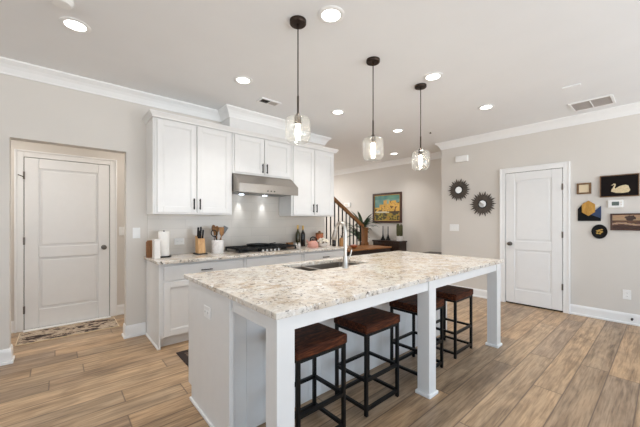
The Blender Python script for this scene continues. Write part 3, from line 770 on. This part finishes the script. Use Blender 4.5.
# ------------------------------------------------------------------ stools
def make_stool(label):
    r = thing('bar_stool', label, 'stool', (0, 0, 0), 0, 'bar stools under the island')
    w, d, hs = .385, .315, .605; t = .022
    s_ = MB(); s_.box(-w / 2, w / 2, -d / 2, d / 2, hs - .058, hs)
    s_.build('seat', M['seat'], r, bevel=.008)
    px, py = w / 2 - .018, d / 2 - .018
    for (sx, sy) in ((-1, -1), (1, -1), (1, 1), (-1, 1)):
        MB().box(sx * px - t / 2, sx * px + t / 2, sy * py - t / 2, sy * py + t / 2, 0, hs - .0585).build('leg', M['black'], r, bevel=.002)
    def ringbars(name, z, tt=.020):
        for (a, c_) in (((-px, -py), (px, -py)), ((px, -py), (px, py)), ((px, py), (-px, py)), ((-px, py), (-px, -py))):
            va = Vector((a[0], a[1], z)); vb = Vector((c_[0], c_[1], z)); dr = (vb - va).normalized() * t / 2
            MB().bar(va + dr, vb - dr, tt, tt).build(name, M['black'], r)
    ringbars('foot_rail', .235); ringbars('base_rail', .045); ringbars('seat_rail', hs - .070, .018)
    return r
st_labels = ['dark wood seated bar stool nearest the left island leg', 'dark wood seated bar stool second from the left end of the island',
             'dark wood seated bar stool partly hidden behind the middle island leg', 'dark wood seated bar stool nearest the right island leg']
s0 = make_stool(st_labels[0]); s0.location = (1.152, 1.445, 0)
for xx_, lb in zip((1.720, 2.392, 3.0), st_labels[1:]): dup(s0, (xx_, 1.45, 0), lb)

# ------------------------------------------------------------------ ceiling fittings
cans = [(0.10, 2.87, 'round recessed ceiling light above the floor before the left doorway'),
        (1.45, 1.55, 'round recessed ceiling light just right of the nearest pendant canopy'),
        (1.44, 2.86, 'round recessed ceiling light in front of the tall left wall cabinet'),
        (2.81, 2.87, 'round recessed ceiling light between the nearest and middle pendants, past the cabinets'),
        (2.84, 1.54, 'round recessed ceiling light just above the farthest pendant canopy'),
        (4.11, 1.51, 'round recessed ceiling light nearest the closed door on the right wall'),
        (4.11, 2.83, 'round recessed ceiling light between middle and farthest pendants, the upper of two'),
        (5.45, 3.85, 'small-looking recessed ceiling light closest to the wall with the painting')]
def can(label):
    r = thing('recessed_light', label, 'ceiling light', (0, 0, H - .0005), 0, 'recessed ceiling lights')
    b = MB(); b.lathe([(.066, 0), (.094, 0), (.094, -.004), (.080, -.010), (.066, -.006)], (0, 0, 0), 32)
    v = b.bm; b.build('trim_ring', M['trim'], r, smooth=True)
    b = MB(); b.lathe([(0, -.001), (.0655, -.001), (.063, -.005), (0, -.006)], (0, 0, 0), 32); b.build('diffuser', M['lamp'], r, smooth=True)
    ld = bpy.data.lights.new('can_lamp', 'AREA'); ld.shape = 'DISK'; ld.size = 0.12; ld.energy = CAN_POWER; ld.color = (1.0, 0.972, 0.935); ld.spread = math.radians(108)
    lo = bpy.data.objects.new('can_lamp', ld); COL.objects.link(lo); lo.parent = r; lo.location = (0, 0, -.009)
    return r
c0 = can(cans[0][2]); c0.location = (cans[0][0], cans[0][1], H - .0005)
for (x, y, lb) in cans[1:]: dup(c0, (x, y, H - .0005), lb)

def pendant(label, zt, hf):
    r = thing('pendant_light', label, 'pendant light', (0, 0, H - .0005), 0, 'pendants over the island')
    zt = zt - H
    b = MB(); b.lathe([(0, 0), (.060, 0), (.060, -.022), (.056, -.027), (.010, -.028), (.010, -.04), (0, -.04)], (0, 0, 0), 30); b.build('canopy', M['bronze'], r, smooth=True)
    b = MB(); b.tube([(0, 0, -.04), (0, 0, zt + .15)], .0045, 8); b.tube([(0, 0, zt + .15), (0, 0, zt + .0)], .007, 8); b.build('rod', M['bronze'], r, smooth=True)
    b = MB(); b.lathe([(0, zt + .02), (.012, zt + .02), (.026, zt - .0), (.026, zt - .045), (.018, zt - .052), (0, zt - .052)], (0, 0, 0), 20); b.build('socket', M['bronze'], r, smooth=True)
    g = MB()
    g.lathe([(.027, zt - .003), (.060, zt - .006), (.078, zt - .014), (.088, zt - .028), (.091, zt - .045), (.091, zt - .165), (.088, zt - .180), (.078, zt - .197), (.064, zt - .210), (.055, zt - .214)], (0, 0, 0), 36)
    for v in g.bm.verts: v.co.z = zt + (v.co.z - zt) * hf
    g.build('glass_shade', M['glass'], r, smooth=True, solid=.003)
    b = MB(); b.lathe([(0, zt - .0525), (.013, zt - .054), (.015, zt - .066), (.019, zt - .085), (.019, zt - .125), (.015, zt - .145), (.008, zt - .156), (0, zt - .158)], (0, 0, 0), 18); b.build('bulb', M['bulb'], r, smooth=True)
    return r
pl = ['clear glass jar pendant nearest the camera, hanging in front of the range cabinets', 'clear glass jar pendant in the middle of the three over the island', 'clear glass jar pendant farthest along the island, near the right wall']
for (x, y, zt, hf), lb in zip(((1.312, 1.752, 2.048, .87), (2.14, 1.735, 2.048, .97), (2.925, 1.728, 2.048, .97)), pl):
    pendant(lb, zt, hf).location = (x, y, H - .0005)

def ceil_vent(label, x0, x1, y0, y1, along, n, split=None, shaded_half=False):
    r = thing('ceiling_vent', label, 'vent', ((x0 + x1) / 2, (y0 + y1) / 2, H - .0005), 0)
    a, c_ = (x1 - x0) / 2, (y1 - y0) / 2; fr = .025
    b = MB(); b.box(-a, a, -c_, -c_ + fr, -.012, 0).box(-a, a, c_ - fr, c_, -.012, 0).box(-a, -a + fr, -c_ + fr, c_ - fr, -.012, 0).box(a - fr, a, -c_ + fr, c_ - fr, -.012, 0)
    if split == 'y': b.box(-a + fr, a - fr, -.006, .006, -.012, 0)
    if split == 'x': b.box(-.006, .006, -c_ + fr, c_ - fr, -.012, 0)
    b.build('frame', M['trim'], r, bevel=.003)
    MB().box(-a + fr, a - fr, -c_ + fr, c_ - fr, -.0015, -.0002).build('duct_opening', M['duct'], r)
    s_ = MB()
    for k in range(n):
        if along == 'x':
            y = -c_ + fr + (2 * c_ - 2 * fr) * (k + .5) / n; s_.bar((-a + fr, y, -.006), (a - fr, y, -.006), .0035, .009)
        else:
            x = -a + fr + (2 * a - 2 * fr) * (k + .5) / n; s_.bar((x, -c_ + fr, -.006), (x, c_ - fr, -.006), .0035, .009)
    s_.build('louvres', M['louvre'], r)
    if shaded_half:
        MB().box(-a + fr, -.006, -c_ + fr, c_ - fr, -.009, -.0105).build('shade_sheet', M['vent_shade'], r)  # dark sheet standing in for shade on one half of the louvres
ceil_vent('small white supply vent in the ceiling above the range cabinets', 1.80, 2.07, 3.10, 3.24, 'x', 9, 'x', True)
ceil_vent('large white return vent in the ceiling beside the right wall', 4.77, 5.14, 0.41, 0.81, 'y', 15, 'y')
sd = thing('ceiling_plate', 'thin white rectangular plate on the ceiling beyond the large vent', 'plate', (4.16, .675, H - .0005))
MB().box(-.03, .03, -.075, .075, -.014, 0).build('plate', M['ceiling'], sd, bevel=.003)
sp = thing('sprinkler_head', 'tiny dark sprinkler head in the ceiling beside the farthest pendant', 'sprinkler', (4.58, 2.53, H - .0005))
b = MB(); b.lathe([(0, 0), (.03, 0), (.028, -.004), (.0, -.004)], (0, 0, 0), 18); b.build('escutcheon', M['trim'], sp, smooth=True)
b = MB(); b.lathe([(0, -.0045), (.010, -.0045), (.007, -.02), (.018, -.024), (0, -.026)], (0, 0, 0), 12); b.build('sprinkler_nozzle', M['bronze'], sp, smooth=True)
sm = thing('smoke_detector', 'round white smoke detector cut off by the top edge of the photo', 'smoke detector', (0.02, 2.60, H - .0005))
b = MB(); b.lathe([(0, 0), (.065, 0), (.065, -.012), (.05, -.032), (0, -.036)], (0, 0, 0), 26); b.build('detector_body', M['white_plastic'], sm, smooth=True)

# ------------------------------------------------------------------ wall plates
def plate(name, label, cat, loc, rz, w, h, kind, n=1):
    r = thing(name, label, cat, loc, rz)
    MB().box(-w / 2, w / 2, -.007, -.0005, -h / 2, h / 2).build('cover_plate', M['white_plastic'], r, bevel=.003)
    for k in range(n):
        cx = (k - (n - 1) / 2) * .046
        if kind == 'switch': MB().box(cx - .016, cx + .016, -.011, -.007, -.033, .033).build('rocker', M['white_plastic'], r, bevel=.002)
        else:
            for z in ((-.02, .02) if kind == 'outlet' else (0,)):
                if kind == 'outlet_h':
                    pass
                f = MB().box(cx - .016, cx + .016, -.009, -.007, z - .014, z + .014).build('receptacle', M['white_plastic'], r, bevel=.002)
                MB().box(cx - .007, cx - .005, -.0095, -.0089, z - .005, z + .005).box(cx + .005, cx + .007, -.0095, -.0089, z - .005, z + .005).build('slots', M['outlet_slot'], f)
    return r
plate('light_switch', 'white light switch on the wall left of the cabinets', 'switch', (.672, YK, 1.16), 0, .075, .12, 'switch')
plate('light_switch', 'white light switch in the alcove right of the left door', 'switch', (.678, YH, 1.155), 0, .075, .12, 'switch')
plate('light_switch', 'white triple light switch on the right wall below the sunburst mirrors', 'switch', (XR, 2.53, 1.175), RZ, .165, .12, 'switch', 3)
plate('wall_outlet', 'white outlet on the backsplash right of the paper towels', 'outlet', (1.125, YK - .0105, 1.045), 0, .115, .075, 'outlet_1', 2)
plate('wall_outlet', 'white outlet low on the right wall near the photo edge', 'outlet', (XR, .335, .367), RZ, .075, .12, 'outlet')
plate('wall_outlet', 'white outlet on the end panel of the island', 'outlet', (.735, 1.955, .705), RZ, .105, .075, 'outlet_1', 2)
dc = thing('door_chime', 'small white box high on the right wall above the sunburst mirrors', 'door chime', (XR, 2.385, 2.395), RZ)
MB().box(-.105, .105, -.05, -.0005, -.055, .055).build('chime_cover', M['white_plastic'], dc, bevel=.008)
MB().box(-.095, .095, -.053, -.0505, -.004, .004).build('seam_strip', M['trim'], dc)
ds = thing('door_stop', 'small dark spring door stop on the right-hand baseboard', 'door stop', (XR - .015, .288, .075), RZ)
b = MB(); b.lathe([(0, 0), (.012, 0), (.012, .004), (.006, .006), (.006, .045), (.010, .048), (.010, .06), (0, .062)], (0, 0, 0), 12, Matrix.Rotation(PI / 2, 4, 'X')); b.build('stop_rod', M['bronze'], ds, smooth=True)

# ------------------------------------------------------------------ right wall decor
def sunburst(label, y, z, R):
    r = thing('sunburst_mirror', label, 'mirror', (XR - .001, y, z), RZ, 'sunburst mirrors')
    f = MB(); n = 14
    for ly, (rb, rt_, off) in enumerate(((.060, R * 1.1, 0), (.060, R * .98, .5))):
        for k in range(n):
            a = 2 * PI * (k + off) / n; da = PI / n * 1.05
            y0, y1 = -.006 - .006 * (1 - ly), -.001
            p1 = (rb * math.cos(a - da), rb * math.sin(a - da)); p2 = (rb * math.cos(a + da), rb * math.sin(a + da))
            mid = rb + (rt_ - rb) * .45; dm = da * .80
            m1 = (mid * math.cos(a - dm), mid * math.sin(a - dm)); m2 = (mid * math.cos(a + dm), mid * math.sin(a + dm)); tip = (rt_ * math.cos(a), rt_ * math.sin(a))
            f.prism([p1, m1, tip, m2, p2], y0, y1, 'y')
    f.build('ray_frame', M['rays'], r)
    b = MB(); prof = [(.056, 0), (.074, 0), (.076, .008), (.070, .018), (.062, .018), (.056, .010)]; prof.append(prof[0])
    b.lathe(prof, (0, -.001, 0), 30, Matrix.Rotation(PI / 2, 4, 'X')); b.build('ring', M['black'], r, smooth=True)
    b = MB(); b.cyl((0, -.0155, 0), .058, .005, 28, 'y'); b.build('mirror_glass', M['mirror'], r, smooth=True)
sunburst('dark sunburst mirror nearest the wall corner, the higher of the two', 2.446, 1.849, .185)
sunburst('dark sunburst mirror nearest the right-hand door, the lower of the two', 2.047, 1.582, .195)

def grid_picture(name, w, h, nx, nz, fn, parent, y):
    bm = bmesh.new(); cl = bm.loops.layers.color.new('Col')
    V = [[bm.verts.new((-w / 2 + w * i / nx, y, -h / 2 + h * j / nz)) for i in range(nx + 1)] for j in range(nz + 1)]
    for j in range(nz):
        for i in range(nx):
            f = bm.faces.new((V[j][i], V[j][i + 1], V[j + 1][i + 1], V[j + 1][i]))
            c = fn((i + .5) / nx, (j + .5) / nz)
            for l in f.loops: l[cl] = (c[0] / 255, c[1] / 255, c[2] / 255, 1)
    me = bpy.data.meshes.new(name); bm.to_mesh(me); bm.free(); me.materials.append(M['picture'])
    o = bpy.data.objects.new(name, me); COL.objects.link(o); o.parent = parent
    md = o.modifiers.new('solid', 'SOLIDIFY'); md.thickness = .004; md.offset = -1
    return o
def frame(parent, w, h, bw, t, m, name='frame', y1=-.0005):
    f = MB(); a, b = w / 2, h / 2
    pr = [(-a, -a + bw, -b, b), (a - bw, a, -b, b), (-a + bw, a - bw, -b, -b + bw), (-a + bw, a - bw, b - bw, b)]
    for (x0, x1, z0, z1) in pr: f.box(x0, x1, -t, y1, z0, z1)
    return f.build(name, m, parent, bevel=.003)
def wallthing(name, label, cat, y, z, group=None): return thing(name, label, cat, (XR, y, z), RZ, group)
sq = wallthing('square_frame', 'small square wooden frame with a plain cream centre', 'picture', .745, 1.737)
frame(sq, .15, .15, .022, .022, M['frame_wood'])
MB().box(-.054, .054, -.012, -.0005, -.054, .054).build('canvas', M['cream'], sq)
sw_ = wallthing('swan_picture', 'wide black picture of a cream swan on the right wall', 'picture', .405, 1.745)
frame(sw_, .36, .28, .010, .028, M['frame_wood'])
MB().box(-.169, .169, -.022, -.0005, -.129, .129).build('canvas', M['black_canvas'], sw_)
swan = [(-.085, -.055), (-.04, -.075), (.02, -.08), (.075, -.072), (.088, -.045), (.078, -.01), (.072, .012), (.05, .022), (.02, .02), (-.01, .008), (-.028, -.005), (-.045, -.02),
        (-.052, -.005), (-.045, .012), (-.040, .03), (-.047, .045), (-.060, .048), (-.072, .035), (-.084, .026), (-.070, .024), (-.060, .034), (-.054, .026), (-.062, .008), (-.070, -.012), (-.080, -.028)]
s_ = MB(); s_.prism([(x * 1.0 + .012, z * 0.98 - .016) for x, z in swan], -.028, -.0225, 'y'); so = s_.build('swan_relief', M['swan_cream'], sw_, bevel=.002)
s_ = MB()
for k in range(4): s_.tube([(-.01 + .02 * k, -.0285, -.061 + .006 * k), (.03 + .014 * k, -.0285, -.048 + .006 * k), (.07, -.0285, -.028 + .004 * k)], .0028, 6)
s_.build('wing_feathers', M['cream'], so)
hx = wallthing('geometric_wall_art', 'black and navy wooden wall art with an amber hexagon', 'wall art', .69, 1.43)
b_ = MB(); b_.prism([(-.12, -.135), (.115, -.135), (.115, .06), (.055, .0), (-.0, .135), (-.06, .11), (-.12, .03)], -.016, -.0005, 'y'); b_.build('backing', M['blackpaint'], hx, bevel=.002)
b_ = MB(); b_.prism([(.118, -.10), (.118, .065), (.005, -.045)], -.022, -.0165, 'y'); b_.build('blue_triangle', M['navy'], hx)
b_ = MB(); b_.prism([(.062, .085), (.116, .072), (.062, .018)], -.022, -.0165, 'y'); b_.build('white_triangle', M['offwhite'], hx)
b_ = MB(); b_.prism([(.078 * math.sin(PI / 3 * k) - .008, .104 * math.cos(PI / 3 * k) + .036) for k in range(6)], -.030, -.0225, 'y'); b_.build('hexagon', M['amber_wood'], hx, bevel=.002)
tm = wallthing('thermostat', 'white thermostat with a grey screen on the right wall', 'thermostat', .437, 1.515)
MB().box(-.072, .072, -.024, -.0005, -.05, .05).build('thermostat_body', M['white_plastic'], tm, bevel=.008)
MB().box(-.034, .034, -.0255, -.0242, -.022, .028).build('screen', M['screen'], tm)
for z in (-.012, .018): MB().box(.045, .060, -.0265, -.0242, z - .008, z + .008).build('button', M['offwhite'], tm, bevel=.002)
ld_ = wallthing('landscape_picture', 'dark framed sepia landscape picture at the right photo edge', 'picture', .335, 1.283)
def land(u, v):
    r_ = math.sin(u * 23) * math.sin(v * 31 + u * 9)
    if v > .62:
        c = (178 - 30 * (1 - v) + 8 * r_, 140 + 6 * r_, 108)
        if (u - .62) ** 2 / .035 + (v - .78) ** 2 / .03 < 1 + .3 * r_: c = (62, 42, 32)
    elif v > .45: c = (96 + 14 * r_, 64 + 10 * r_, 46)
    elif v > .25:
        c = (168 + 20 * r_, 138 + 16 * r_, 112) if abs(v - .35 - .06 * math.sin(u * 5)) < .06 else (84 + 12 * r_, 54, 40)
    else: c = (66 + 12 * r_, 40 + 8 * r_, 30)
    return c
def srgbfn(fn):
    return lambda u, v: tuple(max(0, min(255, x)) for x in fn(u, v))
frame(ld_, .30, .215, .018, .026, M['frame_dark']); grid_picture('canvas', .266, .182, 40, 28, srgbfn(land), ld_, -.014)
rp = wallthing('round_plate', 'round black wall plate with a gold floral motif', 'plate', .59, 1.155)
b_ = MB(); b_.lathe([(0, 0), (.072, 0), (.079, .010), (.077, .020), (.060, .014), (0, .012)], (0, -.0005, 0), 32, Matrix.Diagonal((1, 1, 1.2, 1)) @ Matrix.Rotation(PI / 2, 4, 'X')); b_.build('plate_disc', M['blackpaint'], rp, smooth=True)
b_ = MB()
for (x, z, q, rr) in ((-.015, .008, .5, .022), (.018, -.004, -.4, .022), (.0, .02, 1.2, .018), (-.02, -.022, .2, .018), (.022, .026, .9, .016), (.006, -.026, -.2, .016)):
    b_.prism([(x + rr * math.cos(q + k * PI / 4) * (1 if k % 2 else .55), z + rr * .6 * math.sin(q + k * PI / 4)) for k in range(8)], -.0165, -.0135, 'y')
b_.build('gold_motif', M['gold'], rp)

# ------------------------------------------------------------------ rugs
rg = thing('door_rug', 'distressed brown and cream rug in front of the left door', 'rug', (.122, 4.665, 0))
MB().box(-.445, .445, -.245, .20, .001, .009).build('rug_pile', M['rug'], rg, bevel=.003)
eb = MB()
for (x0, x1, y0, y1) in ((-.449, .449, -.251, -.245), (-.449, .449, .20, .206), (-.451, -.445, -.251, .206), (.445, .451, -.251, .206)): eb.box(x0, x1, y0, y1, .001, .009)
eb.build('rug_binding', M['cream'], rg)
mt = thing('kitchen_mat', 'dark brown patterned mat on the floor between island and range', 'rug', (1.735, 2.87, 0))
MB().box(-.80, .80, -.22, .22, .001, .009).build('mat_field', M['mat'], mt)
mb_ = MB(); mb_.box(-.86, .86, -.28, -.22, .001, .010).box(-.86, .86, .22, .28, .001, .010).box(-.86, -.80, -.22, .22, .001, .010).box(.80, .86, -.22, .22, .001, .010); mb_.build('mat_border', M['mat_border'], mt, bevel=.003)

# ------------------------------------------------------------------ stair, far room
stc = thing('staircase', 'wooden stair landing with newel post, handrail and dark balusters', 'staircase', (4.15, 4.05, 0))
MB().box(0, 1.43, .02, .75, 0, .56).build('landing_base', M['trim'], stc)
MB().box(0, 1.45, 0, .77, .56, .70).build('riser', M['darkwood'], stc, bevel=.003)
MB().box(-.01, 1.47, -.025, .79, .70, .728).build('landing_tread', M['tread'], stc, bevel=.006)
nw = MB(); nx, ny = 1.31, .63
nw.box(nx - .055, nx + .055, ny - .055, ny + .055, .7285, 1.12).box(nx - .068, nx + .068, ny - .068, ny + .068, .7285, .80).box(nx - .066, nx + .066, ny - .066, ny + .066, 1.095, 1.115)
nw.build('newel_post', M['oak'], stc, bevel=.004)
nc = MB(); nc.box(nx - .07, nx + .07, ny - .07, ny + .07, 1.1205, 1.145).build('newel_cap', M['oak'], stc, bevel=.006)
def rail_z(x): return 1.135 + (nx - x) * .632
MB().bar((nx - .05, ny, rail_z(nx - .05)), (-.30, ny, rail_z(-.30)), .06, .075).build('handrail', M['oak'], stc, bevel=.012)
x = nx - .15
while x > -.02:
    MB().box(x - .010, x + .010, ny - .010, ny + .010, .7285, rail_z(x) - .03).build('baluster', M['black'], stc)
    x -= .118
# small orange bowl on the landing
ob = thing('orange_bowl', 'small orange bowl on the stair landing beside the balusters', 'bowl', (4.62, 4.25, .729))
b = MB(); b.lathe([(0, 0), (.03, 0), (.07, .03), (.085, .065), (.078, .065), (.06, .03), (0, .012)], (0, 0, 0), 22); b.build('bowl_body', M['terracotta'], ob, smooth=True)
b = MB(); 
for k in range(5): b.ball((.034 * math.cos(k * 1.256), .034 * math.sin(k * 1.256), .055), .028, 10, 6)
b.build('fruit', M['pink'], ob, smooth=True)
# painting
pa = thing('framed_painting', 'framed oil painting of yellow waterfront buildings on the far wall', 'painting', (XP, 4.522, 1.618), RZ)
random.seed(3)
nz_ = [[random.random() for _ in range(40)] for _ in range(40)]
def vn(u, v, s):
    x, y = u * s, v * s; i, j = int(x), int(y); fx, fy = x - i, y - j
    g = lambda a, b: nz_[a % 40][b % 40]
    return (g(i, j) * (1 - fx) + g(i + 1, j) * fx) * (1 - fy) + (g(i, j + 1) * (1 - fx) + g(i + 1, j + 1) * fx) * fy
def town(u, v):
    n = vn(u, v, 9); n2 = vn(u + .3, v + .7, 22)
    sky = (86 + 50 * n, 132 + 36 * n, 130 + 20 * n)
    wall_ = (196 + 40 * n2, 150 + 40 * n2, 62 + 30 * n)
    top = .62 + (.16 if .36 < u < .50 else 0) + (.14 if .58 < u < .86 else 0) + (.06 if u > .86 else 0) - (.12 if u < .2 else 0) + .05 * n
    if v > top: return sky if v < .85 else (66 + 40 * n, 118 + 36 * n, 126)
    if v > .36:
        if n2 > .72: return (112, 74, 38)
        if u < .3 and n > .5: return (82, 78, 44)
        return wall_
    if v > .29: return (206, 200, 176) if abs(v - .33 + .05 * (u - .3)) < .03 and u < .6 else (66, 50, 34)
    return (150 + 60 * (n2 - .5), 112 + 40 * n, 52) if n2 > .45 else (58 + 30 * n, 56 + 20 * n, 36)
frame(pa, .86, .735, .05, .035, M['frame_dark'])
frame(pa, .762, .637, .014, .024, M['gold'], 'inner_frame')
grid_picture('canvas', .736, .611, 60, 50, srgbfn(town), pa, -.016)
# console with candle sticks and cactus
co = thing('console_table', 'dark wood console against the far wall below the painting', 'console', (5.96, 4.265, 0))
MB().box(-.15, .155, -.31, .48, .80, .835).build('console_top', M['darkwood'], co, bevel=.004)
MB().box(-.13, .15, -.29, .46, .55, .80).build('drawer_case', M['darkwood'], co, bevel=.003)
for k in range(2):
    MB().box(-.142, -.131, -.275 + .37 * k, -.275 + .37 * k + .35, .57, .785).build('drawer', M['darkwood'], co, bevel=.003)
for (sx, sy) in ((-.11, -.27), (.13, -.27), (-.11, .44), (.13, .44)): MB().box(sx - .02, sx + .02, sy - .02, sy + .02, 0, .55).build('leg', M['darkwood'], co)
def candlestick(label, y, h):
    r = thing('candle_holder', label, 'candle holder', (5.95, y, .8355), 0, 'dark candle holders on the console')
    b = MB(); b.lathe([(0, 0), (.062, 0), (.058, .012), (.036, .05), (.020, .10), (.013, .125), (.016, .135), (0, .135)], (0, 0, 0), 16); b.build('stem', M['black'], r, smooth=True)
    b = MB(); b.lathe([(0, .1355), (.013, .1355), (.010, h), (0, h + .004)], (0, 0, 0), 12); b.build('candle', M['wine'], r, smooth=True)
candlestick('dark taper candle holder on the console, left and taller of the pair', 4.52, .34)
candlestick('dark taper candle holder on the console, next to the cactus side', 4.37, .33)
cc = thing('potted_cactus', 'upright green cactus in a white pot at the console end', 'cactus', (5.95, 4.05, .8355))
b = MB(); b.lathe([(0, 0), (.07, 0), (.085, .115), (.078, .115), (.065, .02), (0, .02)], (0, 0, 0), 22); b.build('pot', M['ceramic'], cc, smooth=True)
b = MB(); b.lathe([(0, .095), (.077, .095), (.076, .10), (0, .10)], (0, 0, 0), 20); b.build('soil', M['pot_dark'], cc)
for (cx, cy, h) in ((0, .042, .40), (.0, -.042, .385)):
    b = MB(); seg = 20
    prof = [(0, .10), (.028, .10), (.033, .16), (.033, h - .06), (.027, h - .02), (.013, h), (0, h + .005)]
    b.lathe(prof, (cx, cy, 0), seg)
    for i, v in enumerate(b.bm.verts):
        dx, dy = v.co.x - cx, v.co.y - cy
        a = math.atan2(dy, dx); k = 1 + .10 * (1 if round(a / (2 * PI) * seg) % 2 else -1)
        v.co.x = cx + dx * k; v.co.y = cy + dy * k
    b.build('cactus_column', M['cactus'], cc)
# potted dracaena behind the newel
dr = thing('potted_dracaena', 'tall leafy dracaena with arching leaves behind the newel post', 'plant', (5.76, 5.0, 0))
b = MB(); b.lathe([(0, 0), (.12, 0), (.16, .32), (.15, .32), (.13, .05), (0, .05)], (0, 0, 0), 22); b.build('pot', M['pot_dark'], dr, smooth=True)
b = MB(); b.tube([(0, 0, .05), (.01, -.02, .5), (-.02, .01, .95), (-.01, .0, 1.15)], [.025, .022, .02, .015], 8); b.tube([(0, 0, .3), (.05, .08, .6), (.04, .14, .85)], [.02, .018, .014], 8); b.build('trunk', M['frame_wood'], dr, smooth=True)
random.seed(11)
def leaf(base, az, el, ln, wd):
    b = MB(); v = b.bm; n = 7; rows = []
    p = Vector(base); d = Vector((math.cos(az) * math.cos(el), math.sin(az) * math.cos(el), math.sin(el)))
    for i in range(n + 1):
        t = i / n; w = wd * (math.sin(PI * min(1, t * .85 + .12)) ** .8) * (1 if i < n else .05)
        sd = Vector((-math.sin(az), math.cos(az), 0))
        up = sd.cross(d).normalized()
        rows.append((v.verts.new(p - sd * w + up * -.2 * w), v.verts.new(p), v.verts.new(p + sd * w + up * -.2 * w)))
        p = p + d * ln / n; d = (d + Vector((0, 0, -.13))).normalized()
    for a, c_ in zip(rows, rows[1:]):
        v.faces.new((a[0], a[1], c_[1], c_[0])); v.faces.new((a[1], a[2], c_[2], c_[1]))
    return b
for k in range(52):
    top = k < 26
    bz = (-.01, 0, 1.02 + .20 * random.random()) if top else (.03, .10, .78 + .14 * random.random())
    az = random.random() * 2 * PI; el = random.uniform(.15, 1.2)
    ln = random.uniform(.46, .66)
    cx_, cy_ = math.cos(az), math.sin(az)
    if cx_ > 0: ln = min(ln, .20 / max(.05, cx_))
    if cy_ < 0: ln = min(ln, .36 / max(.05, -cy_))
    if ln < .2: continue
    leaf(bz, az, el, ln, random.uniform(.034, .050)).build('leaf', M['leaf'], dr, smooth=True, solid=.002)
for k in range(12):
    az = -2.1 + .075 * k; el = .35 + .09 * ((k * 5) % 9)
    leaf((-.01, 0, 1.02 + .015 * k), az, el, .50, .034).build('leaf', M['leaf'], dr, smooth=True, solid=.002)
# small white control box on the far wall behind the handrail, and a dark bench by the corner
wp = thing('wall_panel', 'small white control panel on the far wall above the handrail', 'panel', (XP, 5.86, 1.745), RZ)
MB().box(-.12, .12, -.03, -.0005, -.06, .06).build('panel_body', M['white_plastic'], wp, bevel=.006)
MB().box(-.09, .03, -.0325, -.0305, -.035, .035).build('panel_face', M['offwhite'], wp)
bn = thing('side_table', 'low dark wood table against the far wall by the wall corner', 'table', (5.93, 3.14, 0))
MB().box(-.14, .165, -.30, .24, .60, .635).build('table_top', M['darkwood'], bn, bevel=.004)
for (sx, sy) in ((-.11, -.27), (.13, -.27), (-.11, .21), (.13, .21)): MB().box(sx - .02, sx + .02, sy - .02, sy + .02, 0, .60).build('leg', M['darkwood'], bn)
